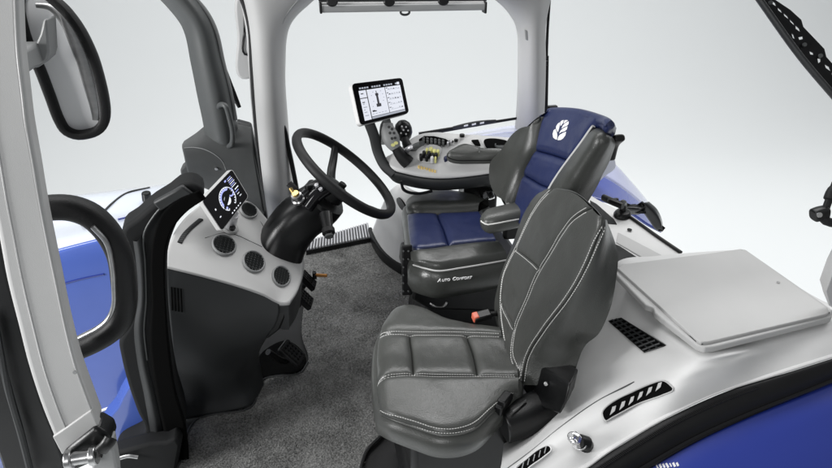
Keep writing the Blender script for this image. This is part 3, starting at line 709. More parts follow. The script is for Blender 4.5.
# ================================================================== ARMREST CONSOLE
CZ = lambda x, y, e=0: Z(x, y, .71+(172-y)*.0026+e)
def console():
    t = thing('armrest_console', 'off white armrest console with joysticks, buttons and grey arm pad', 'console', CZ(440, 165)-V((0, 0, .1)))
    ol = [(384, 158), (386, 163), (392, 167), (404, 170.5), (420, 173.8), (439, 175.5), (462, 174.3), (497, 169.5), (518, 165), (524, 150), (522, 138.5), (505, 136.5), (480, 134.5), (455, 133), (436, 131.5), (420, 133.5), (411, 138), (402, 146), (392, 153)]
    top = arc([CZ(x, y) for x, y in ol], 90, True)
    link('tray', *prism(top, V((0, 0, -.016))), 'trim_white', t, bevel=.006)
    v, f = skirt([p+V((0, 0, -.016)) for p in top], [(.004, V((0, 0, -.004))), (.001, V((0, 0, -.028))), (-.022, V((0, 0, -.055))), (-.06, V((0, 0, -.07)))], V((0, 0, 1)))
    link('underside', v, f, 'lower', t, angle=60)
    def pr(name, L, h, m, par=t, n=None, e=0, bev=.003, lab=None):
        pts = [CZ(x, y, e+h) for x, y in L]
        if n: pts = arc(pts, n, True)
        return link(name, *prism(pts, V((0, 0, -h-.004))), m, par, bevel=bev, label=lab)
    # padded arm rest
    pts = arc([CZ(x, y, .008) for x, y in [(447, 159.5), (451, 162.5), (474, 163.8), (500, 163), (513, 161), (510, 158.5), (488, 155.5), (470, 152), (461, 151), (453, 155)]], 60, True)
    v, f = skirt(pts, [(.002, V((0, 0, .006))), (.001, V((0, 0, .022))), (-.004, V((0, 0, .029))), (-.012, V((0, 0, .034))), (-.035, V((0, 0, .036)))])
    pad = link('arm_pad', v, f, 'leather', t, angle=70)
    link('pad_seam', *tube([p+V((0, -.0035, .015)) for p in pts], .002, 90, 6, True), 'black', pad)
    # cup recess and small tray
    pr('cup_recess', [(484, 139.5), (506, 140), (511, 144), (510, 152), (500, 151), (487, 147)], .003, 'void', n=40)
    c = CZ(503, 146, .004); link('cup_holder', *disc(c, V((0, 0, 1)), .032, .032, .004, 28, rings=[(1, 0), (1, .006), (.86, .006), (.84, .001), (.4, .001)]), 'grey_dark', t)
    pr('phone_slot', [(471, 139.5), (478.5, 139), (481, 145), (475, 144.5)], .003, 'void')
    # upper switch row
    pr('switch_panel', [(418.5, 139), (424, 135.5), (434, 135.6), (446, 138.5), (450, 141.5), (444, 144), (430, 142.5), (420, 141)], .004, 'void')
    for i in range(6):
        x = 423.5+i*3.9; y = 137.3+i*.55
        for dy in (0, 2.6): pr('rocker_switch', [(x-1.3, y-.9+dy), (x+1.2, y-.7+dy), (x+1.6, y+1+dy), (x-.9, y+.8+dy)], .010, 'grey_dark', bev=.002)
    pr('switch_bank', [(445, 142.5), (450.5, 139.3), (454, 140.2), (449, 144)], .005, 'black')
    for x, y in ((448, 142), (451, 140.7)): pr('rocker_switch', [(x-1.2, y-.8), (x+1, y-.8), (x+1.2, y+.8), (x-1, y+.8)], .010, 'silver', bev=.002)
    link('dial', *disc(CZ(462, 137, .001), V((0, 0, 1)), .010, .010, .012, 18), 'black', t, bevel=.002)
    link('dial', *disc(CZ(456, 141.5, .001), V((0, 0, 1)), .008, .008, .010, 18), 'black', t, bevel=.002)
    # button pad
    pr('button_pad', [(417, 155.5), (426, 146), (431, 144), (441.5, 147.5), (441, 152), (436, 160), (428, 160.5)], .010, 'trim', n=40)
    rg = random.Random(4)
    for x, y, w, m in ((421, 154.5, 2.3, 'black'), (424, 151.5, 2.3, 'black'), (426.5, 155, 2.2, 'black'), (429, 152, 2.4, 'black'), (431, 148, 2.6, 'yellow'), (434.5, 150, 2.4, 'yellow'), (432.5, 153.5, 2.2, 'black'), (432, 157, 2.2, 'trim_white'), (438, 150, 2.0, 'yellow'), (436, 153.5, 2.2, 'black'), (427, 148.5, 1.9, 'yellow'), (435.5, 157, 1.6, 'yellow')):
        pr('button', [(x-w*.8, y-w*.5), (x+w*.6, y-w*.7), (x+w*.9, y+w*.5), (x-w*.5, y+w*.7)], .019, m, bev=.003)
    pr('blue_key', [(443.5, 156.5), (447.5, 154.5), (448, 158.5), (444.5, 160)], .008, 'blue_leather')
    # amber printed legends
    rr = random.Random(2)
    for i in range(7):
        x = 418+i*2.7; y = 165.2+i*.75
        pr('legend', [(x, y), (x+1.9, y+.4), (x+1.7, y+2.6+rr.uniform(-.8, .5)), (x-.3, y+2.0)], .001, 'amber', bev=0)
    # joysticks
    def stick(base, top, r, rx, rz, m, lab):
        s = link('joystick', *tube([base, base.lerp(top, .5)+V((-.004, 0, 0)), top], r, 12, 14, scale=lambda q: 1.25-.4*q), 'rubber', t, label=lab)
        return s
    b0, t0 = CZ(408, 163), D(391, 138, 2.33)
    s = stick(b0, D(396, 148, 2.33), .022, 0, 0, 'rubber', 'ribbed black lever with two tone grip')
    link('grip', *sweep(arc([D(396, 149, 2.33), D(392, 141, 2.33), D(388.5, 131, 2.33), D(388, 123.5, 2.33)], 16), circ(22, .03, .024, 2.4), V((0, -1, .2)), scale=lambda q: (.62+.45*math.sin(math.pi*min(1, q*1.05)), .6+.5*math.sin(math.pi*min(1, q*1.05)))), 'trim_mid', s)
    mb = MB()
    for x, y in ((389, 127), (392, 129), (394, 133), (390, 133), (395, 138), (392, 138.5)): mb.add(*disc(D(x, y, 2.285), (CAM-D(x, y, 2.3)), .0055, .0055, .008, 12))
    mb.build('thumb_buttons', 'black', s); mb = MB()
    for x, y in ((396, 143), (393, 145)): mb.add(*disc(D(x, y, 2.29), (CAM-D(x, y, 2.3)), .008, .006, .008, 12))
    mb.build('amber_buttons', 'yellow', s)
    link('grip_back', *sweep(arc([D(384.5, 144, 2.35), D(384, 134, 2.35), D(386, 124, 2.35), D(391, 122, 2.35)], 14), circ(18, .018, .02, 2.6), V((0, -1, .2))), 'grey_dark', s)
    s = stick(CZ(410, 150), D(405, 138, 2.40), .016, 0, 0, 'rubber', 'round black joystick knob with white marks')
    kc = D(404.5, 130.5, 2.42); vs, fs = disc(kc-V((0, 0, .03)), V((-.15, -.1, 1)), .034, .034, 0, 24, rings=[(.45, -.012), (.8, .002), (1, .022), (1, .04), (.85, .058), (.5, .07), (.12, .074)])
    link('knob', vs, fs, 'black', s); mb = MB()
    bv = bvh_of(vs, fs)
    for x, y in ((402, 126.5), (406, 127), (403.5, 130), (408, 130.5), (401, 133), (406, 134)):
        h = hit(bv, x, y)
        if h: mb.add(*disc(h[0], h[1], .0035, .0035, .0015, 10))
    mb.build('knob_marks', 'white_mark', s)
    link('finger_lever', *sweep(arc([CZ(413, 149, .0), CZ(419, 144.5, .035), CZ(422, 143.5, .04)], 8), circ(14, .014, .010, 3), V((0, 0, 1))), 'grey_dark', t)
    link('finger_lever', *sweep(arc([CZ(405, 152, .0), CZ(411, 147, .02), CZ(413, 146.5, .02)], 8), circ(14, .012, .008, 3), V((0, 0, 1))), 'silver', t)
    link('wiring_tube', *tube([D(401, 181, 2.3), D(404, 190, 2.32), D(418, 193.5, 2.34), D(432, 191, 2.36)], .006, 24, 8), 'black', t)
    link('support_leg', *boxv(D(478, 186, 2.52), V((.07, 0, 0)), V((0, .05, 0)), V((0, 0, .10))), 'black', t, bevel=.01)
console()
def terminal():
    c = [D(351, 83.8, 2.26), D(402, 77.6, 2.40), D(409.3, 113.2, 2.37), D(360, 126, 2.23)]
    t = thing('terminal_monitor', 'tablet like touch screen terminal on a curved black stalk above the console', 'monitor', D(384, 170, 2.33))
    (v, f), n = slab(c, .028)
    h = link('housing', *prism(rq(c, .016), -RT*.014+FW*.012-UP*.004), 'trim_white', t, bevel=.003, bseg=3)
    ci = [p+n*.0008 for p in rq(c, .015, .006)]; link('bezel', *prism(ci, n*.0015), 'display_glass', t, bevel=.0012)
    Q = lambda s, q, h=.003: bil(c, s, q)+n*h
    W = MB(); G = MB(); K = MB()
    def bar(x0, y0, x1, y1, m, h=.003): m.add([Q(x0, y0, h), Q(x1, y0, h), Q(x1, y1, h), Q(x0, y1, h)], [(0, 1, 2, 3)])
    bar(.10, .20, .235, .92, W); bar(.25, .20, .60, .86, W); bar(.61, .20, .92, .86, W); bar(.25, .87, .92, .92, G)
    for i in range(16):
        if i % 5 != 4: bar(.12+i*.047, .125, .155+i*.047, .165, G)
    bar(.86, .11, .91, .175, W)
    rg = random.Random(9); h = .0036
    bar(.10, .38, .235, .40, K, h)
    for y in (.27, .48, .52, .60, .66, .72, .80): bar(.125, y, .125+rg.uniform(.03, .08), y+.022, G if y > .5 else K, h)
    for i in range(5):
        y = .22+i*.128; bar(.62, y, .655, y+.02, K, h); bar(.64, y+.06, .9, y+.068, G, h)
        for j in range(5): bar(.66+j*.05, y+.025+rg.uniform(0, .02), .69+j*.05, y+.04+rg.uniform(0, .025), K if rg.random() < .45 else G, h)
    # machine figure in the middle of the page
    bar(.405, .36, .445, .62, K, h); bar(.395, .32, .455, .38, K, h); bar(.38, .58, .47, .66, K, h); bar(.415, .26, .43, .33, K, h)
    for x, y in ((.31, .35), (.53, .35), (.33, .5), (.52, .52), (.30, .62), (.54, .44), (.35, .27), (.5, .27)): bar(x, y, x+.018, y+.02, G, h)
    bar(.28, .72, .33, .76, K, h); bar(.33, .735, .36, .76, K, h)
    for i in range(5): bar(.27+i*.06, .80, .31+i*.06, .815, G, h)
    scr = W.build('screen', 'screen_white', t, smooth=False); G.build('screen_lines', 'screen_grey', scr, smooth=False); K.build('screen_ink', 'screen_dark', scr, smooth=False)
    st = [bil(c, .30, .85)-n*.045, D(374, 136, 2.33), D(378, 152, 2.35), D(385, 166, 2.36), D(394, 174, 2.36)]
    link('stalk', *sweep(arc(st, 24), circ(18, .020, .013, 3), V((0, -1, .2))), 'lower', t)
    link('clamp', *boxv(bil(c, .3, .6)-n*.045, (c[1]-c[0]).normalized()*.035, (c[3]-c[0]).normalized()*.04, n*.016), 'black', t, bevel=.006)
terminal()
def side_housing():
    t = thing('wheel_arch_cover', 'white rounded wheel arch cover with black base strip behind the driver seat', 'cover', Z(388, 258, 0))
    L = [(371, 232), (375, 243), (384, 257), (396, 266), (408, 272), (425, 270), (425, 200), (405, 186), (396, 187), (386, 199), (378, 214)]
    base = [Y(x, y, 2.62) for x, y in L]
    rows = [[Z(371, 233, .02), Z(376, 245, .02), Z(385, 257.5, .02), Z(396, 266, .02), Z(410, 273, .02), Z(430, 276, .02)],
            [Z(374, 226, .12), Z(380, 236, .12), Z(388, 246, .12), Z(398, 254, .12), Z(411, 259, .12), Z(430, 262, .12)],
            [Z(381, 208, .32), Z(387, 215, .32), Z(394, 222, .32), Z(402, 228, .32), Z(413, 232, .32), Z(430, 236, .32)],
            [Z(389, 192, .50), Z(393, 197, .50), Z(398, 201, .50), Z(405, 206, .50), Z(415, 210, .50), Z(430, 212, .50)],
            [Z(398, 184, .58), Z(401, 186, .59), Z(405, 188, .59), Z(410, 191, .59), Z(418, 194, .59), Z(430, 196, .59)]]
    S = Surf(rows); link('cover_panel', [S(i/23, j/23) for i in range(24) for j in range(24)], gridfaces(24, 24), 'trim_white', t, solid=.012, angle=60)
    link('base_strip', *sweep(arc([p+V((-.005, -.008, .01)) for p in rows[0]], 30), circ(12, .012, .03, 4), V((0, 0, 1))), 'black', t)
    bv = bvh_of([S(i/23, j/23) for i in range(24) for j in range(24)], gridfaces(24, 24)); h = hit(bv, 402, 204)
    if h: link('port', *disc(h[0], h[1], .034, .03, .006, 24), 'black', t)
    t = thing('grab_bar', 'thin black upright bar beside the far door pillar', 'bar', Y(292, 160, 2.52))
    link('rod', *tube([Y(280.5, 123, 2.52), Y(283, 126, 2.52), Y(288, 146, 2.52), (Y(294.5, 177, 2.52)), Y(298, 196, 2.52)], .010, 24, 10), 'black', t)
    link('foot', *boxv(Y(298, 196, 2.52), V((.02, 0, 0)), V((0, .02, 0)), V((0, 0, .02))), 'black', t, bevel=.005)
side_housing()
# ================================================================== CAB FRAME
def far_pillars():
    Yf = 2.55
    t = thing('cab_pillar', 'light grey far cab pillar with black seal beside the dashboard', 'pillar', Y(275, 215, Yf))
    L = [(246, -8), (251, 26), (254, 66), (257.5, 123), (264, 188), (269, 222), (293, 222), (290, 190), (287, 150), (283.5, 100), (280, 40), (281, 28), (286, 18), (294, 9), (306, 0), (312, -8)]
    rows = [[Y(x, y, Yf) for x, y in ((243, -8), (250, 26), (253, 66), (257, 123), (264, 188), (269, 222))],
            [Y(x, y, Yf-.05) for x, y in ((252, -8), (258, 26), (261, 66), (265, 123), (271.5, 188), (276, 222))],
            [Y(x, y, Yf-.055) for x, y in ((268, -8), (268, 26), (269.5, 66), (273, 123), (279, 188), (283, 222))],
            [Y(x, y, Yf-.02) for x, y in ((300, -8), (281, 26), (278, 66), (281, 123), (286.5, 188), (290, 222))],
            [Y(x, y, Yf+.03) for x, y in ((318, -10), (286, 22), (280.5, 66), (283.5, 123), (289, 188), (292.5, 222))]]
    S = Surf(rows); link('pillar_trim', [S(i/47, j/23) for i in range(48) for j in range(24)], gridfaces(48, 24), 'trim', t, solid=.02, angle=70)
    link('seal', *sweep(arc([Y(x, y, Yf-.01) for x, y in ((240, -8), (246, 8), (250.5, 28), (252.5, 66), (256.5, 123), (263, 188), (267, 215))], 50), circ(12, .012, .03, 3), V((0, 1, 0))), 'rubber', t)
    link('trim_edge', *tube([Y(x, y, Yf-.045) for x, y in ((300, -2), (287, 14), (279, 34), (276.5, 66), (279.5, 123), (285, 188), (288, 216))], .0025, 50, 6), 'trim_mid', t)
    link('trim_edge', *tube([Y(x, y, Yf-.058) for x, y in ((262, -6), (264, 26), (266, 66), (270, 123), (276, 188), (280, 216))], .002, 50, 6), 'trim_mid', t)
    for x, y in ((259.5, 39), (268, 176)):
        c = Y(x, y, Yf-.055); link('screw_cap', *disc(c, V((-.1, -1, .1)), .011, .011, .008, 18), 'trim', t, bevel=.003)
    t2 = thing('cab_pillar', 'light grey far rear cab pillar behind the blue seat headrest', 'pillar', Y(530, 135, Yf))
    rows = [[Y(x, y, Yf+.03) for x, y in ((490, -10), (508, 5), (520, 24), (522.3, 64), (521, 105), (518, 140))],
            [Y(x, y, Yf-.02) for x, y in ((502, -10), (514, 5), (523.5, 24), (525, 64), (523.5, 105), (521, 140))],
            [Y(x, y, Yf-.05) for x, y in ((522, -10), (526, 5), (530, 24), (531, 64), (530, 105), (528, 140))],
            [Y(x, y, Yf-.05) for x, y in ((538, -10), (537, 5), (535.5, 24), (535.5, 64), (535, 105), (534, 140))],
            [Y(x, y, Yf+.0) for x, y in ((549, -10), (545, 5), (541.5, 24), (541.5, 64), (540.5, 105), (539, 140))]]
    S = Surf(rows); link('pillar_trim', [S(i/47, j/23) for i in range(48) for j in range(24)], gridfaces(48, 24), 'trim', t2, solid=.02, angle=70)
    link('trim_groove', *tube([Y(x, y, Yf-.056) for x, y in ((533, 45), (534.5, 70), (533, 95), (527, 104))], .004, 24, 8), 'trim_mid', t2)
    link('trim_recess', *prism([Y(x, y, Yf-.062) for x, y in ((525, 30), (530, 32), (531.5, 42), (526, 40))], V((0, .01, 0))), 'trim_mid', t2, bevel=.002)
    link('seal', *sweep(arc([Y(x, y, Yf+.02) for x, y in ((486, -8), (506, 4), (518.5, 23), (521.3, 64), (520, 110), (517.5, 130), (511, 137.5))], 50), circ(10, .007, .02, 3), V((0, 1, 0))), 'rubber', t2)
    link('outer_seal', *sweep(arc([Y(x, y, Yf+.005) for x, y in ((549, -8), (545.5, 5), (542, 24), (541.8, 64), (541, 105), (539, 138))], 40), circ(10, .005, .02, 3), V((0, 1, 0))), 'rubber', t2)
    t3 = thing('gas_strut', 'thin black strut along the outside of the far rear pillar', 'strut', Y(543, 112, 2.62))
    link('rod', *tube([Y(549.5, 0, 2.62), Y(547.5, 30, 2.62), Y(546.5, 60, 2.62)], .006, 12, 10), 'black', t3)
    link('cylinder', *tube([Y(546.6, 56, 2.62), Y(545.6, 112, 2.62)], .010, 6, 12), 'black', t3)
    link('bracket', *boxv(Y(543, 63, 2.60), V((.022, 0, 0)), V((0, .01, 0)), V((0, 0, .010))), 'black', t3, bevel=.003)
    link('ball_joint', *boxv(Y(551, 108, 2.64), V((.03, 0, 0)), V((0, .012, 0)), V((0, 0, .012))), 'black', t3, bevel=.006)
far_pillars()
def visor():
    t = thing('roof_visor', 'light grey sun visor rail with dark clips under the roof edge at top', 'visor', Y(402, 8, 2.30))
    a, b = Y(321, 8.6, 2.30), Y(484, 6.2, 2.30)
    link('rail', *sweep(arc([a, b], 3), circ(20, .016, .013, 4), V((0, 0, 1))), 'trim_mid', t)
    a, b = Y(321, 3.8, 2.31), Y(485, 2.6, 2.31); link('upper_rail', *sweep(arc([a, b], 3), circ(20, .014, .006, 3), V((0, 0, 1))), 'trim', t)
    link('headliner', *prism([Y(x, y, 2.32) for x, y in ((312, -14), (320, 4.5), (486, 3), (496, -14))], V((0, .12, .03))), 'lower', t, bevel=.006)
    for x, y in ((332, 2), (389, 2), (443, 1)): link('clip', *disc(Y(x, y, 2.28), V((0, -1, .2)), .02, .016, .012, 20), 'black', t, bevel=.004)
    for x in (320.5, 484.5): link('end_cap', *boxv(Y(x, 7, 2.30), V((.004, 0, 0)), V((0, .02, 0)), V((0, 0, .02))), 'black', t, bevel=.002)
    c = Y(405, 12.2, 2.29); s, u, n = frame(V((0, -1, .1)))
    link('latch', *sweep([c+s*x+u*y for x, y in [(.016*math.cos(a), .009*math.sin(a)) for a in [6.283*i/24 for i in range(24)]]], circ(8, .004), n, True), 'lower', t)
    link('latch_tab', *boxv(c+u*.013, s*.006, n*.004, u*.006), 'lower', t, bevel=.002)
visor()
def front_pillar():
    t = thing('front_pillar', 'dark grey padded windscreen pillar with curved top and grab handle', 'pillar', Y(215, 180, 2.200))
    c1 = [(150, -16, 2.200), (170, 4), (186, 25.6), (195, 64), (201, 95), (207, 124), (209, 140)]
    c2 = [(176, -18), (196, 4), (209, 25), (220, 64), (227, 90), (233, 124), (238, 150)]
    A = [Y(q[0], q[1], 2.220) for q in c1]; Bm = [Y((a[0]*.7+b[0]*.3), (a[1]*.7+b[1]*.3), 2.185) for a, b in zip(c1, c2)]
    Cm = [Y((a[0]*.25+b[0]*.75), (a[1]*.25+b[1]*.75), 2.185) for a, b in zip(c1, c2)]; B = [Y(q[0], q[1], 2.230) for q in c2]
    S = Surf([A, Bm, Cm, B], [0, .25, .75, 1]); link('pillar_pad', [S(i/39, j/15) for i in range(40) for j in range(16)], gridfaces(40, 16), 'grey_dark', t, solid=.015, angle=70)
    link('edge_trim', *tube([Y(x, y, 2.215) for x, y in [(190, -8), (207, 12), (216, 30), (224, 64), (231, 92), (236, 120)]], .006, 30, 8), 'trim_mid', t)
    # padded cowl below the pillar
    rows = [[Y(x, y, 2.250) for x, y in ((184, 141), (196, 133), (207, 125), (222, 123), (240, 124), (252, 127))],
            [Y(x, y, 2.170) for x, y in ((182, 146), (194, 145), (208, 143), (224, 141), (240, 142), (253, 146))],
            [Y(x, y, 2.150) for x, y in ((184, 156), (196, 158), (212, 160), (228, 162), (242, 163), (256, 166))],
            [Y(x, y, 2.170) for x, y in ((187, 170), (200, 172), (214, 174), (230, 178), (246, 184), (260, 190))],
            [Y(x, y, 2.230) for x, y in ((192, 184), (204, 188), (218, 194), (234, 200), (248, 206), (264, 214))]]
    S = Surf(rows); link('cowl', [S(i/39, j/29) for i in range(40) for j in range(30)], gridfaces(40, 30), 'fabric', t, solid=.02, angle=70)
    bv = bvh_of([S(i/39, j/29) for i in range(40) for j in range(30)], gridfaces(40, 30))
    pp = [q for q in (hit(bv, x, y) for x, y in ((184, 148), (193, 147.5), (203, 149), (214, 154), (222, 161), (226, 170))) if q]
    link('cowl_seam', *tube([q[0]+q[1]*.0005 for q in pp], .0014, 30, 6), 'trim_mid', t)
    q = hit(bv, 216.5, 168)
    link('pin', *disc(q[0], q[1], .006, .006, .006, 12), 'steel', t)
    side = [Y(x, y, 2.300) for x, y in ((236, 122), (251, 126), (256, 150), (262, 190), (268, 222), (250, 214), (238, 190))]
    link('side_trim', *prism(side, V((0, .05, 0))), 'lower', t, bevel=.008)
    link('cowl_bracket', *prism([Y(x, y, 2.200) for x, y in ((180, 170), (187, 164), (192, 184), (183, 186))], V((0, .06, 0))), 'fabric', t, bevel=.006)
    h = link('grab_handle', *tube([Y(217, 110, 2.180), Y(221, 104.5, 2.150), Y(225.5, 106, 2.130), Y(229.5, 118, 2.130), Y(232.5, 132, 2.130), Y(232, 143, 2.140), Y(228, 147, 2.170)], .009, 40, 14), 'grey_dark', t)
    for x, y in ((218, 108.5), (229, 146)): link('handle_boss', *disc(Y(x, y, 2.190), V((.2, -1, .2)), .016, .016, .02, 18), 'grey_dark', h, bevel=.004)
    t = thing('window_wiper', 'small black wiper tip beside the front pillar', 'wiper', Y(238, 105, 2.500))
    link('blade', *sweep(arc([Y(222, 62, 2.500), Y(229, 84, 2.500), Y(239.5, 107.5, 2.500)], 10), circ(10, .012, .006), V((0, 1, 0)), scale=lambda q: .6+.5*math.sin(q*3.14)), 'black', t)
front_pillar()
def door_surround():
    t = thing('door_frame', 'black curved door frame in front of the dashboard with reflected light painted along its edge', 'door frame', (-.5, 1.5, 0))
    L = [(122, 230), (136, 219), (152, 205), (168, 195), (184, 184), (200, 186), (204, 198), (188, 206), (176, 226), (168, 250), (166, 290), (168, 330), (175, 380), (186, 425), (182, 445), (172, 474), (116, 474), (117, 453), (145, 434), (137, 412), (128, 386), (121, 358), (119, 342), (129, 324), (133, 296), (131, 262)]
    link('frame_body', *prism(arc([Y(x, y, 1.56) for x, y in L], 150, True), V((-.01, .09, 0))), 'pedestal', t, bevel=.012, bseg=3, angle=50)
    R = [[(133, 241), (136, 262), (138, 300), (134, 328), (137, 360), (144, 395), (150, 430), (156, 474)], [(142, 234), (145, 262), (146, 300), (144, 330), (147, 360), (155, 395), (162, 430), (168, 474)]]
    S = Surf([[Y(x, y, 1.558) for x, y in R[0]], [Y((a[0]+b[0])/2, a[1], 1.548) for a, b in zip(*R)], [Y(x, y, 1.558) for x, y in R[1]]])
    link('edge_reflection', [S(i/49, j/11) for i in range(50) for j in range(12)], gridfaces(50, 12), 'lower', t, angle=70)  # lighter strip paints the light reflected along the frame edge
    G = [[(200, 190), (178, 199), (162, 214), (154, 236), (151, 262), (152, 300), (150, 340), (156, 390), (164, 430), (172, 474)], [(206, 198), (186, 212), (172, 230), (166, 250), (165, 268), (166, 300), (169, 340), (176, 390), (186, 425), (190, 474)]]
    S = Surf([[Y(x, y, 1.553) for x, y in G[0]], [Y(x, y, 1.553) for x, y in G[1]]])
    link('door_gap', [S(i/59, j/7) for i in range(60) for j in range(8)], gridfaces(60, 8), 'void', t, solid=.004, angle=70)
    link('moulding_crease', *tube([Y(x, y, 1.556) for x, y in ((186, 190), (168, 201), (153, 217), (144, 234), (145, 262), (146, 300), (144, 330), (147, 360))], .0025, 50, 8), 'grey_dark', t)
    link('top_bracket', *prism([Y(x, y, 1.55) for x, y in ((152, 203), (172, 192), (182, 186), (196, 196), (176, 203), (160, 212))], V((0, .02, 0))), 'lower', t, bevel=.006)
    link('sill', *prism([Y(x, y, 1.50) for x, y in ((112, 454), (150, 444), (166, 443), (176, 438), (181, 446), (172, 495), (105, 495))], V((0, .06, 0))), 'pedestal', t, bevel=.01)
    link('sill_clip', *tube([Y(120, 458, 1.49), Y(128, 456, 1.49), Y(138, 457, 1.49)], .006, 10, 8), 'steel', t)
door_surround()
def door_post():
    t = thing('door_post', 'wide light grey door post at the left edge with black seal', 'door post', Y(60, 440, .95))
    r = [(18, -14), (19, 20), (21, 55), (25, 88), (29, 122), (37, 168), (43, 204), (50, 240), (58, 278), (68, 326), (79, 368), (92, 404), (101, 428)]
    l = [(-36, -14), (-34, 20), (-30, 55), (-26, 88), (-22, 122), (-14, 168), (-8, 204), (-1, 240), (6.5, 280), (18, 326), (28.5, 367), (42, 408), (55, 440)]
    face = [Y(x, y, .95) for x, y in arc2(l)]+[Y(x, y, .95) for x, y in reversed(arc2(r))]
    link('post_panel', *prism(face, V((-.01, .055, 0))), 'trim', t, bevel=.009, bseg=4, angle=50)
    mid = [Y(a_[0]+(b_[0]-a_[0])*.30, a_[1]+(b_[1]-a_[1])*.30, .9495) for a_, b_ in zip(l, r)]
    link('post_crease', *tube(mid, .0016, 60, 6), 'trim', t)
    edge = [Y(a_[0]+(b_[0]-a_[0])*.93, a_[1]+(b_[1]-a_[1])*.93, .9495) for a_, b_ in zip(l, r)]
    link('post_crease', *tube(edge, .0016, 60, 6), 'trim', t)
    c_ = Y(75, 372, .949); link('screw_cap', *disc(c_, V((0, -1, .1)), .0035, .0035, .002, 14), 'trim_mid', t)
    link('post_foot', *prism([Y(x, y, .945) for x, y in ((52.5, 437), (61, 431.5), (91, 410.5), (98.5, 426.5), (62, 455))], V((0, .02, 0))), 'trim', t, bevel=.002)
    sl = arc2(l+[(68, 480), (84, 530)]); link('seal', *prism([Y(x+3, y, .965) for x, y in sl]+[Y(x-58, y+14, .985) for x, y in reversed(sl)], V((0, .045, 0))), 'black', t, bevel=.008)
    link('seal_lip', *tube([Y(x, y, .96) for x, y in ((-6, 320), (6, 380), (20, 430), (32, 478))], .006, 30, 8), 'lower', t)
    t = thing('door_latch', 'steel latch bolt in a black bracket at the foot of the grey door post', 'latch', Y(85, 452, .93))
    link('bracket', *prism([Y(x, y, .935) for x, y in ((62, 455), (70, 448), (95, 428), (109, 436), (112, 444), (96, 462), (74, 472), (66, 472))], V((0, .05, 0))), 'black', t, bevel=.008)
    a, b = Y(66, 460, .915), Y(97, 455, .915)
    link('bolt', *tube([a, a.lerp(b, .5), b], .0125, 6, 24), 'steel', t, bevel=.002)
    for f in (.12, .9): link('collar', *disc(a.lerp(b, f)-(b-a).normalized()*.006, (b-a), .018, .018, .012, 24), 'steel', t, bevel=.002)
    link('bolt_socket', *disc(b+(b-a).normalized()*.004, (b-a), .007, .007, .004, 6), 'black', t)
    link('striker_plate', *prism([Y(x, y, .93) for x, y in ((100, 446), (112, 441), (117, 470), (118, 490), (88, 490), (92, 466))], V((0, .03, 0))), 'trim_mid', t, bevel=.004)
    link('lever', *sweep(arc([Y(101, 450, .915), Y(108, 443, .915), Y(111, 438, .92)], 8), circ(14, .012, .008), V((0, -1, 0))), 'black', t)
door_post()
def left_mirror():
    t = thing('side_mirror', 'large oval side mirror in black housing on a grey bracket at top left', 'mirror', Y(70, 130, 1.15))
    ol = [(34, -12), (44, -8), (54, 0), (66, 11), (79.5, 29), (88, 45), (93.5, 58), (100, 80), (104, 98), (105.5, 113), (104, 122), (98, 130), (87, 134), (76, 134.5), (66, 130), (60, 121), (50, 95), (40, 69), (29, 46), (22, 24), (19, 6), (22, -8)]
    o3 = arc([Y(x, y, 1.15) for x, y in ol], 90, True)
    v, f = skirt(o3, [(.000, V((0, .012, 0))), (-.004, V((0, .03, 0))), (-.03, V((0, .045, 0)))], V((0, 1, 0))); link('housing', v, f, 'black', t, angle=60)
    link('rim', *sweep(o3, circ(12, .0085, .012, 2.4), V((0, 1, 0)), True), 'rubber', t)
    c = sum(o3, V((0, 0, 0)))/len(o3); gi = [c+(p-c)*.95+V((0, .004, 0)) for p in o3]
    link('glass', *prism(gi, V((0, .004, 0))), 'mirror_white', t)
    ins = arc([Y(x, y, 1.155) for x, y in ((36, 5), (50, 7), (62, 18), (73, 38), (82, 60), (90, 88), (95, 110), (96, 120))], 40)
    link('inner_reflector', *sweep(ins, circ(12, .009, .004, 3), V((0, 1, 0)), scale=lambda q: .5+.7*math.sin(math.pi*min(1, q*1.02)*.9)), 'steel', t)
    br = [(18, 47), (34, 48), (40, 34), (43, 20), (47, 19), (49, 52), (47, 60), (38, 68), (18, 68)]
    link('bracket', *prism([Y(x, y, 1.09) for x, y in br], V((0, .045, 0))), 'trim_mid', t, bevel=.005)
    link('bracket_arm', *boxv(Y(20, 58, 1.06), V((.02, 0, 0)), V((0, .05, 0)), V((0, 0, .016))), 'trim_mid', t, bevel=.005)
left_mirror()
def far_mirror():
    t = thing('side_mirror', 'small light grey far side mirror seen past the far pillar', 'mirror', Y(244, 80, 2.9))
    L = [(238, -6), (247, -6), (252, 20), (252, 78), (240, 79), (236.5, 74), (237, 40)]
    link('housing', *prism(arc([Y(x, y, 2.9) for x, y in L], 50, True), V((0, .08, 0))), 'trim', t, bevel=.012, bseg=3)
    link('glass', *prism([Y(x, y, 2.895) for x, y in ((244.5, 4), (250, 10), (250, 54), (245, 54))], V((0, .01, 0))), 'screen_grey' if 0 else 'trim_white', t, bevel=.002)
    link('glass_edge', *tube([Y(x, y, 2.89) for x, y in ((244, 0), (244.5, 30), (244.5, 54), (251, 55))], .005, 20, 8), 'black', t)
far_mirror()
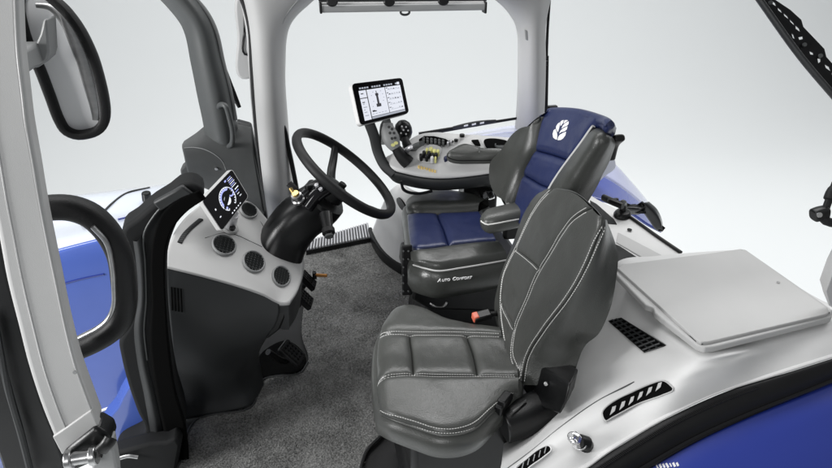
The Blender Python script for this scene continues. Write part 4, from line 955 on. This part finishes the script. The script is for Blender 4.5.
def grab_loop():
    t = thing('grab_rail', 'thick black D shaped rail beside the light grey door post', 'rail', Y(110, 345, 1.12))
    P = arc([Y(x, y, 1.12) for x, y in ((20, 213), (42, 208.5), (70, 208), (90, 215), (107, 231), (119, 253), (123.5, 280), (124.5, 303), (121, 320), (112, 330), (96, 340), (72, 350.5), (40, 363))], 70)
    link('rail_body', *sweep(P, circ(22, .0225, .024, 2.5), V((0, 1, 0))), 'rubber', t)
    P2 = arc([Y(x, y, 1.088) for x, y in ((92.5, 226.5), (106, 242), (112, 264), (114, 290), (113.5, 306), (108, 318.5), (98, 327.5), (84, 335), (72, 341))], 60)
    link('inner_strip', *sweep(P2, circ(10, .0045, .006), V((0, 1, 0))), 'steel', t)
grab_loop()
# ================================================================== BODYWORK OUTSIDE
def bonnet():
    t = thing('tractor_bonnet', 'blue tractor bonnet with white glossy top seen through the door', 'bonnet', Y(100, 440, 1.9))
    rows = [row([(-30, 470), (20, 470), (60, 465), (110, 450), (165, 440)], Y, 1.80),
            row([(-30, 345), (20, 340), (60, 332), (110, 318), (165, 306)], Y, 1.83),
            row([(-30, 280), (20, 268), (52, 258), (103, 244), (170, 230)], Y, 1.85),
            row([(-30, 270), (20, 258), (51, 249), (103, 236), (170, 222)], Y, 1.87),
            row([(-30, 240), (20, 232), (58, 226), (100, 218), (180, 206)], Y, 2.1),
            row([(-30, 209), (12, 203), (40, 199), (112, 191), (198, 181)], Y, 2.45),
            row([(-30, 215), (12, 210), (40, 206), (112, 199), (198, 189)], Y, 2.6)]
    S = Surf(rows, [0, .25, .40, .45, .7, .95, 1])
    def part(nm, v0, v1, m): link(nm, [S(i/39, v0+(v1-v0)*j/15) for i in range(40) for j in range(16)], gridfaces(40, 16), m, t, solid=.01, angle=60)
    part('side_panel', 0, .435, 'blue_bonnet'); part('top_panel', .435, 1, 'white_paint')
    vs = [S(i/39, j/29) for i in range(40) for j in range(30)]; bv = bvh_of(vs, gridfaces(40, 30))
    def line(L, r, m, nm):
        pp = [h for h in (hit(bv, x, y) for x, y in L) if h]
        if len(pp) > 1: link(nm, *tube([h[0]+h[1]*r*.4 for h in pp], r, 30, 8), m, t)
    line([(104, 212), (112, 204), (128, 193), (150, 188)], .004, 'lower', 'panel_joint'); line([(118, 220), (128, 217.5), (140, 213)], .005, 'blue', 'blue_stripe')
    line([(58, 285), (80, 279), (104, 274)], .003, 'blue', 'panel_joint')
    line([(96, 412.5), (106, 408.5), (117, 405)], .005, 'white_mark', 'white_stripe')
    h = hit(bv, 147, 201); s = link('washer_nozzle', *disc(h[0], V((.1, 0, 1)), .02, .016, .035, 18), 'black', t, bevel=.005)
    h = hit(bv, 84, 225); link('washer_nozzle', *disc(h[0], V((.1, 0, 1)), .01, .01, .02, 12), 'black', t, bevel=.003)
    t = thing('front_mudguard', 'small blue mudguard edge low between the door post and black frame', 'mudguard', Y(120, 440, 1.66))
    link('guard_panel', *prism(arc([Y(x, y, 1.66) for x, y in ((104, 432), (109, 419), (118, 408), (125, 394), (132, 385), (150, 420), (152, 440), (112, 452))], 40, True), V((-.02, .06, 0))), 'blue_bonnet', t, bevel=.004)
bonnet()
def rear_deck():
    t = thing('rear_deck', 'light grey moulded rear deck behind the seats with louvred vents', 'deck', (.85, 1.1, 0))
    zz = lambda L: [Z(x, y, z) for x, y, z in L]
    R0 = zz([(500, 515, .45), (540, 495, .47), (587, 468, .49), (604, 455.5, .50), (640, 433, .52), (680, 411, .553), (720, 393, .58), (773, 376.5, .604), (832, 358, .622), (890, 340, .635)])
    R0b = zz([(494, 500, .46), (530, 478, .485), (575, 450, .505), (600, 432, .518), (638, 408, .54), (680, 386, .606), (722, 373, .630), (775, 358, .630), (832, 343, .642), (890, 325, .65)])
    R1 = zz([(488, 487, .465), (520, 464, .49), (560, 432, .512), (600, 405, .532), (640, 384, .553), (690, 368, .640), (730, 359, .655), (775, 347, .648), (832, 330, .656), (890, 312, .66)])
    R2 = zz([(500, 470, .40), (530, 445, .41), (560, 412, .435), (588, 382, .475), (620, 356, .53), (660, 345, .60), (700, 353, .661), (760, 342, .656), (829, 322, .660), (890, 302, .665)])
    R3 = zz([(505, 440, .30), (535, 420, .33), (560, 395, .37), (582, 362, .43), (606, 330, .52), (640, 318, .61), (690, 335, .650), (750, 325, .658), (800, 314, .66), (835, 306, .66)])
    R4 = zz([(515, 420, .22), (540, 400, .27), (562, 376, .33), (582, 345, .42), (604, 300, .55), (622, 268, .64), (660, 268, .645), (700, 262, .65), (742, 256, .652), (760, 262, .652)])
    R5 = zz([(520, 405, .18), (545, 385, .24), (566, 360, .30), (584, 325, .42), (600, 290, .55), (617, 262, .635), (655, 256, .64), (700, 252, .645), (735, 250, .648), (742, 250, .648)])
    S = Surf([R0, R0b, R1, R2, R3, R4, R5]); nu, nv = 90, 50; vs = [S(i/(nu-1), j/(nv-1)) for i in range(nu) for j in range(nv)]; fs = gridfaces(nu, nv)
    bv = bvh_of(vs, fs)
    link('deck_panel', vs, fs, 'trim_white', t, angle=60)
    # lip along the near edge
    lip = bend(S, 0, 1, .0, 80)
    link('edge_lip', *sweep([q+V((0, .004, .002)) for q in lip], circ(10, .006, .004), V((0, 0, 1))), 'trim_white', t)
    # louvred vents: a dark well, a frame and angled blades
    def louvre(L, n, m, top=None, bot=None, nm='louvre_vent'):
        pts = [h[0]+h[1]*.003 for h in (hit(bv, x, y) for x, y in L)]; nn = hit(bv, sum(x for x, y in L)/len(L), sum(y for x, y in L)/len(L))[1]
        ta, ba = arc2(top, 26), arc2(bot, 26); g = []
        for p_, q_ in zip(ta, ba):
            for j in range(7):
                h = hit(bv, p_[0]+(q_[0]-p_[0])*j/6, p_[1]+(q_[1]-p_[1])*j/6); g.append(h[0]+h[1]*.0025)
        w = link(nm, g, gridfaces(26, 7), 'void', t)
        rim = arc(pts, 60, True) if len(L) > 5 else [a.lerp(b, k/8) for a, b in zip(pts, pts[1:]+pts[:1]) for k in range(8)]
        link('vent_rim', *sweep(rim, circ(8, .0016, .0018), nn, True), m, w)
        return w, nn
    w, nn = louvre([(602, 414), (606, 408), (630, 394), (656, 383), (664, 381.5), (670, 385), (673.5, 389.5), (664, 395), (640, 404), (612, 418), (605, 421.5)], 6, 'trim', [(602, 414), (606, 408), (630, 394), (656, 383), (664, 381.5), (670, 385), (673, 389)], [(602.5, 415), (605, 421.5), (612, 418), (640, 404), (664, 395), (673.5, 390)])
    mb = MB()
    for i in range(6):
        x = 612.5+i*9.6; y = 412.3-i*4.75
        p_ = [hit(bv, *q) for q in ((x-3.6, y+3.8), (x-.6, y-4.0), (x+3.0, y-5.2), (x+1.4, y-.4))]
        mb.add(*prism([q[0]+q[1]*.006 for q in p_], -nn*.0015))
    mb.build('blade', 'trim', w, smooth=False)
    w, nn = louvre([(609.5, 321.5), (622, 318.5), (666, 346), (645, 353)], 6, 'black', [(622, 318.5), (666, 346)], [(609.5, 321.5), (645, 353)])
    mb = MB()
    for i in range(9):
        f = (i+.7)/9.4; a = (609.5+(645-609.5)*f, 321.5+(353-321.5)*f); b = (622+(666-622)*f, 318.5+(346-318.5)*f)
        ha, hb = hit(bv, a[0]+1.5, a[1]), hit(bv, b[0]-1.5, b[1]); 
        mb.add(*tube([ha[0]+nn*.005, hb[0]+nn*.005], .003, 2, 6, smooth=False))
    for f in (.33, .66):
        pp = [hit(bv, 609.5+12.5*f+(645+21*f-609.5-12.5*f)*k/6, 321.5-3*f+(353-7*f-321.5+3*f)*k/6) for k in range(7)]
        mb.add(*tube([h[0]+nn*.006 for h in pp], .002, 7, 6))
    mb.build('grid', 'lower', w, smooth=False)
    w, nn = louvre([(516, 470), (526, 461), (540, 450), (549, 446.5), (551, 450), (544, 457), (530, 467), (521, 474)], 4, 'trim_white', [(516, 470), (526, 461), (540, 450), (549, 446.5), (551, 449.5)], [(516.5, 471), (521, 474), (530, 467), (544, 457), (551, 450.5)])
    mb = MB()
    for i in range(5):
        x = 523+i*5.6; y = 467.5-i*3.9; a, b = hit(bv, x-1, y+2.5), hit(bv, x+.6, y-4)
        mb.add(*tube([a[0]+nn*.005, b[0]+nn*.005], .0012, 2, 6, smooth=False))
    mb.build('blade', 'trim_mid', w, smooth=False)
    pp = [h for h in (hit(bv, x, y) for x, y in ((500, 474), (530, 452), (562, 426), (596, 402), (634, 382))) if h]
    link('panel_joint', *tube([h[0]+h[1]*.0004 for h in pp], .0015, 40, 6), 'grey_dark', t)
    # lid of the storage box
    t2 = thing('storage_lid', 'flat light grey storage box lid on the rear deck', 'lid', Z(720, 300, .66))
    L = [(617.5, 268), (622, 264.2), (738, 249.6), (744, 250.2), (827.5, 308), (829.5, 312), (826, 314.2), (709, 341.5), (701, 342), (697, 339.5)]
    link('lid_panel', *prism([Z(x, y, .694) for x, y in L], V((0, 0, -.009))), 'trim', t2, bevel=.0022, bseg=3)
    L = [(612, 270), (618, 266.5), (740, 248.5), (746, 249.5), (833, 310), (832, 317), (715, 346.5), (705, 347.5), (697, 344.5), (655, 312.5), (653.5, 307.5), (646, 305)]
    link('box_rim', *prism([Z(x, y, .686) for x, y in L], V((0, 0, -.018))), 'trim', t2, bevel=.004, bseg=3)
    link('shadow_gap', *prism([Z(x, y, .6885) for x, y in [(617, 268.5), (742, 250), (830, 312.5), (702, 344), (696, 341)]], V((0, 0, -.012))), 'black', t2)
    link('hinge_pin', *disc(Z(778, 283, .6938), V((0, 0, 1)), .004, .004, .003, 12), 'steel', t2)
    # striker bolt at the near edge
    c = hit(bv, 585, 446); t3 = thing('striker_bolt', 'chrome striker bolt with black base on the near deck edge', 'bolt', c[0])
    a = c[0]+c[1]*.0; b = Z(575, 438.5, c[0].z+.035)
    link('base', *tube([a-c[1]*.01, a+c[1]*.012, b.lerp(a, .45)], .017, 6, 18), 'black', t3, bevel=.004)
    d = (b-a).normalized(); link('nut', *disc(b-d*.006, d, .0155, .0155, .014, 6), 'chrome', t3, bevel=.002); link('stud', *disc(b+d*.006, d, .0095, .0095, .014, 20), 'chrome', t3, bevel=.003)
    link('washer', *disc(a.lerp(b, .45), d, .019, .019, .004, 24), 'steel', t3, bevel=.001)
    # right rear corner
    t4 = thing('rear_post', 'grey lower end of the rear corner post at the right edge', 'post', Z(828, 306, .62))
    link('post_panel', *prism([Y(x, y, 1.03) for x, y in ((825, 292), (833, 270), (848, 240), (852, 300), (838, 311), (829, 306))], V((.06, .08, -.02))), 'trim', t4, bevel=.004)
    link('upper_post', *prism([Y(x, y, 1.035) for x, y in ((849, 238), (853, 299), (905, 250), (960, -90), (905, -90))], V((.03, .07, 0))), 'trim', t4, bevel=.008)
    # black seal + fender
    t5 = thing('rear_fender_seal', 'wide black rubber seal curving between grey deck and blue fender', 'seal', Z(700, 415, .5))
    e2 = [(540, 540, .40), (600, 496, .445), (649, 467, .475), (680, 449, .495), (720, 428.5, .517), (773, 406.5, .545), (832, 382, .57), (890, 358, .59)]
    E0 = [q+V((0, -.001, -.001)) for q in arc(R0, 8)]; E2 = arc(zz(e2), 8)
    rows = [E0, [a.lerp(b, .25)+V((0, -.002, .012)) for a, b in zip(E0, E2)], [a.lerp(b, .6)+V((0, -.004, .010)) for a, b in zip(E0, E2)], [a.lerp(b, .85)+V((0, 0, -.004)) for a, b in zip(E0, E2)], E2]
    Sx = Surf(rows); link('seal_body', [Sx(i/79, j/15) for i in range(80) for j in range(16)], gridfaces(80, 16), 'rubber', t5, solid=.01, angle=60)
    mb = MB(); pp = bend(Sx, .08, .62, .30, 130)
    for i in range(0, 130): mb.add(*boxv(pp[i]+V((0, 0, .001)), (Sx(.3, .34)-Sx(.3, .26))*.5, (pp[min(i+1, 129)]-pp[max(0, i-1)])*.13, V((0, 0, .0022))))
    mb.build('rib', 'rubber', t5, smooth=False)
    link('bead', *tube(bend(Sx, 0, 1, .80, 60), .005, 80, 8), 'black_gloss', t5)
    t6 = thing('rear_fender', 'glossy deep blue rear fender in the lower right corner', 'fender', Z(760, 440, .4))
    F0 = [q+V((0, .01, -.008)) for q in E2]
    rows = [F0, [q+V((.02, -.07, -.02)) for q in F0], [q+V((.04, -.16, -.075)) for q in F0], [q+V((.06, -.24, -.17)) for q in F0], [q+V((.07, -.30, -.32)) for q in F0]]
    Sf = Surf(rows); link('fender_panel', [Sf(i/59, j/29) for i in range(60) for j in range(30)], gridfaces(60, 30), 'blue', t6, solid=.006, angle=60)
    bvf = bvh_of([Sf(i/59, j/29) for i in range(60) for j in range(30)], gridfaces(60, 30))
    rg = random.Random(1); mb = MB()
    for i in range(7):
        h = hit(bvf, 657+i*3.4, 466.5-i*.35)
        if h: mb.add(*boxv(h[0]+h[1]*.0006, V((.0016, .0006, 0))*(1+rg.random()), V((0, .004+.002*rg.random(), .001)), h[1]*.0004))
    if mb.v: mb.build('label_print', 'white_mark', t6, smooth=False)
rear_deck()
def far_shelf():
    t = thing('side_shelf', 'grey shelf with dark recesses running to the far side behind the blue seat', 'shelf', Z(630, 245, .55))
    A = [(586, 192), (600, 200), (616, 208), (634, 220), (656, 236), (681, 253), (681, 262), (650, 268), (617, 272), (600, 262), (588, 240), (582, 210)]
    link('shelf_panel', *prism([Z(x, y, .60) for x, y in A], V((0, 0, -.05))), 'trim_white', t, bevel=.008)
    link('edge_strip', *tube([Z(x, y, .605) for x, y in ((626, 214), (640, 224), (656, 235.5), (681, 252.5))], .006, 20, 10), 'black', t)
    link('recess', *prism([Z(x, y, .603) for x, y in ((590, 200), (597, 204), (614, 219), (617, 224), (606, 223), (592, 216))], V((0, 0, -.004))), 'black', t, bevel=.001)
    link('recess', *prism([Z(x, y, .603) for x, y in ((613, 243), (620, 246), (637, 257), (640, 263), (622, 266), (615, 262))], V((0, 0, -.004))), 'black', t, bevel=.001)
    link('ridge', *prism([Z(x, y, .604) for x, y in ((618, 232), (626, 236), (668, 258), (655, 264), (640, 256), (616, 242))], V((0, 0, -.006))), 'trim', t, bevel=.003)
    link('plug', *disc(Z(629.5, 230, .604), V((0, 0, 1)), .008, .008, .003, 16), 'black', t)
    t = thing('shelf_lever', 'black lever on a round base on the far grey shelf', 'lever', Z(622, 217, .60))
    b = Z(622, 216, .60); link('base', *disc(b, V((0, 0, 1)), .04, .03, .02, 28, rings=[(1, 0), (1, .01), (.8, .02), (.5, .022)]), 'black', t, bevel=.003)
    link('post', *tube([b, b+V((-.002, 0, .05)), Z(621, 204, .665)], .012, 10, 12), 'black', t)
    link('handle', *sweep(arc([Z(603.5, 197.5, .66), Z(612, 201.5, .665), Z(623, 206, .665)], 10), circ(16, .010, .012, 3), V((0, 0, 1))), 'black', t)
    link('handle_top', *boxv(Z(613, 200, .668), V((.02, 0, 0)), V((0, .006, 0)), V((0, 0, .006))), 'black', t, bevel=.003)
    t = thing('far_rear_fender', 'blue far rear fender with painted white reflection behind the blue seat', 'fender', Y(630, 225, 2.3))
    rows = [[Y(x, y, 2.25) for x, y in ((430, 145), (470, 142), (520, 140), (560, 170), (588, 196), (610, 202), (630, 212), (648, 224), (662, 231))],
            [Y(x, y, 2.45) for x, y in ((438, 140), (474, 137), (520, 134), (560, 155), (592, 172), (612, 182), (632, 196), (650, 212), (662, 226))],
            [Y(x, y, 2.62) for x, y in ((445, 138), (480, 131.5), (520, 126), (560, 135), (598, 152), (614, 164), (632, 183), (648, 202), (661, 222))],
            [Y(x, y, 2.70) for x, y in ((446, 139), (480, 130.5), (520, 125), (562, 132), (604, 152), (617, 168), (634, 186), (649, 203), (661.5, 224))]]
    S = Surf(rows)
    for nm, v0, v1, m_ in (('fender_panel', 0, .36, 'blue_pale'), ('fender_top', .36, 1, 'sheen')): link(nm, [S(i/59, v0+(v1-v0)*j/13) for i in range(60) for j in range(14)], gridfaces(60, 14), m_, t, solid=.01, angle=60)  # upper part painted paler to imitate the studio reflection
    link('white_highlight', *prism(arc([Y(x, y, 2.28) for x, y in ((592, 180), (600, 160), (610, 153), (616, 168), (606, 176), (596, 184))], 30, True), V((0, .1, 0))), 'lens', t, bevel=.01)  # added white shape imitating the highlight on the fender
    rows = [[Y(x, y, 2.22) for x, y in ((640, 208), (650, 222), (656, 230), (662, 232))], [Y(x, y, 2.20) for x, y in ((644, 203), (654, 213), (660, 222), (663, 231))], [Y(x, y, 2.24) for x, y in ((649, 201.5), (657, 209), (662, 220), (663.5, 231))]]
    S = Surf(rows); link('tail_lamp', [S(i/19, j/11) for i in range(20) for j in range(12)], gridfaces(20, 12), 'black_gloss', t, solid=.02, angle=60)
    rows = [[Y(x, y, 2.20) for x, y in ((626, 212), (632, 214.5), (640, 214), (646, 209))], [Y(x, y, 2.17) for x, y in ((626, 208), (633, 209), (640, 209), (645, 207))], [Y(x, y, 2.20) for x, y in ((627, 205), (634, 204), (640, 205), (645, 206))]]
    S = Surf(rows); link('lamp_bracket', [S(i/19, j/11) for i in range(20) for j in range(12)], gridfaces(20, 12), 'black', t, solid=.03, angle=60)
far_shelf()
def wipers():
    t = thing('rear_wiper', 'black rear wiper arm with slotted blade crossing the top right corner', 'wiper', D(800, 50, 1.5))
    n = -FW; d0 = 1.5
    L = [(759, -3), (766, -6), (790, 10), (801, 20), (803, 27), (824, 49), (826, 57), (850, 84), (850, 112), (832, 94), (800, 54)]
    # blade plate with slots
    out = [D(x, y, d0) for x, y in L]
    holes = [[(771, 0), (775, 3), (776.5, 7), (772, 4)], [(777, 7), (781, 10.5), (782.5, 14), (778, 10.5)], [(783, 12.5), (787.5, 16.5), (789, 20), (784, 16)], [(789, 18.5), (793.5, 23), (795, 26.5), (790, 22)], [(795, 25), (799, 28.5), (800.5, 32.5), (795.5, 29)],
             [(791, 33), (793.5, 35), (795, 39.5), (792.5, 38)], [(798, 37.5), (802.5, 36.5), (803, 39), (799, 40)], [(809, 51), (813, 53), (813.5, 55), (810, 54.5)], [(817, 58.5), (820.5, 59), (820.5, 61.5), (818, 63.5)], [(824, 64), (829, 67), (831, 72), (825.5, 68)], [(831, 72.5), (836, 76), (838, 81), (832.5, 77)]]
    cu = bpy.data.curves.new('w', 'CURVE'); cu.dimensions = '2D'; cu.fill_mode = 'BOTH'; cu.extrude = .0014
    for P in [L]+holes:
        s = cu.splines.new('POLY'); s.points.add(len(P)-1); s.use_cyclic_u = True
        for q, (x, y) in zip(s.points, P): q.co = ((x-800)/FPX*d0, -(y-50)/FPX*d0, 0, 1)
    o = bpy.data.objects.new('w', cu); COL.objects.link(o); bpy.context.view_layer.update()
    me = o.evaluated_get(bpy.context.evaluated_depsgraph_get()).to_mesh(); c = D(800, 50, d0)
    vs = [c+RT*v.co.x+UP*v.co.y-FW*v.co.z for v in me.vertices]; fs = [tuple(p.vertices) for p in me.polygons]
    COL.objects.unlink(o); bpy.data.objects.remove(o)
    link('arm', vs, fs, 'black', t, smooth=False)
    link('rubber_blade', *sweep(arc([D(757, -4, d0-.012), D(800, 56, d0-.012), D(852, 117, d0-.012)], 20), circ(10, .0065, .009, 2.4), FW), 'lower', t)
    for x, y in ((770, 3), (804, 45), (820, 56)): link('rivet', *disc(D(x, y, d0-.006), n, .005, .005, .004, 14), 'grey_dark', t)
    t = thing('latch_bracket', 'black hinged latch arm at the right edge below the wiper', 'bracket', D(828, 215, 1.5))
    link('rod', *tube([D(836, 182, 1.5), D(831, 194, 1.5), D(825, 211, 1.5)], .0085, 10, 14), 'black', t)
    link('rod_sleeve', *tube([D(838, 186, 1.5), D(832, 192, 1.5), D(829, 200, 1.5)], .013, 6, 14), 'rubber', t, bevel=.003)
    link('joint', *sweep(arc([D(813, 216, 1.5), D(819, 213.5, 1.5), D(827, 212, 1.5)], 8), circ(18, .016, .016, 3), V((0, 0, 1))), 'black', t, bevel=.004)
    link('lower_arm', *tube([D(822, 217, 1.5), D(828, 222, 1.5), D(846, 222, 1.5), D(872, 218, 1.5)], .011, 10, 12), 'rubber', t)
    link('joint_bolt', *disc(D(819, 215, 1.478), n, .006, .006, .004, 14), 'steel', t)
    t = thing('far_window_wiper', 'thin black wiper lying across the far window above the console', 'wiper', Y(460, 128, 2.56))
    link('blade', *sweep(arc([Y(419, 134.5, 2.56), Y(450, 129.2, 2.56), Y(480, 124.2, 2.56), Y(517, 118.3, 2.56)], 20), circ(10, .010, .008), V((0, 1, 0)), scale=lambda q: 1.1-.5*q), 'black', t)
    link('blade_holder', *sweep(arc([Y(453, 127.6, 2.54), Y(475, 124, 2.54), Y(496, 120.8, 2.54)], 12), circ(10, .012, .008), V((0, 1, 0)), scale=lambda q: .5+.6*math.sin(3.14*q)), 'lower', t)
    mb = MB()
    for x in (466, 474, 482): mb.add(*boxv(Y(x, 125.6-(x-466)*.16, 2.53), V((.009, 0, .0015)), V((0, .002, 0)), V((0, 0, .003))))
    mb.build('holder_slot', 'white_mark', t)
wipers()
# ================================================================== LIGHT
w = bpy.data.worlds.new('World'); SC.world = w; w.use_nodes = True
w.node_tree.nodes['Background'].inputs[0].default_value = (.93, .96, 1, 1); w.node_tree.nodes['Background'].inputs[1].default_value = .21
def area(name, loc, tgt, sx, sy, e, col=(1, 1, 1)):
    l = bpy.data.lights.new(name, 'AREA'); l.shape = 'RECTANGLE'; l.size = sx; l.size_y = sy; l.energy = e; l.color = col
    o = bpy.data.objects.new(name, l); COL.objects.link(o); o.location = loc
    o.rotation_euler = (V(tgt)-V(loc)).to_track_quat('-Z', 'Y').to_euler(); return o
area('overhead_softbox', (.8, 2.6, 4.6), (.4, 1.9, 0), 2.4, 1.6, 17)
area('key_softbox', (-1.2, -2.4, 2.6), (.5, 1.3, .5), 1.1, 1.1, 50)
area('left_softbox', (-3.6, .45, 1.75), (.5, 1.5, .75), 1.2, 1.2, 190)
area('backdrop_light', (2.2, 3.9, 5.2), (2.2, 4.9, -1.5), 15, 1.8, 640)
SC.view_settings.view_transform = 'Standard'; SC.view_settings.look = 'None'; SC.view_settings.exposure = 0; SC.view_settings.gamma = 1
SC.render.engine = 'CYCLES'
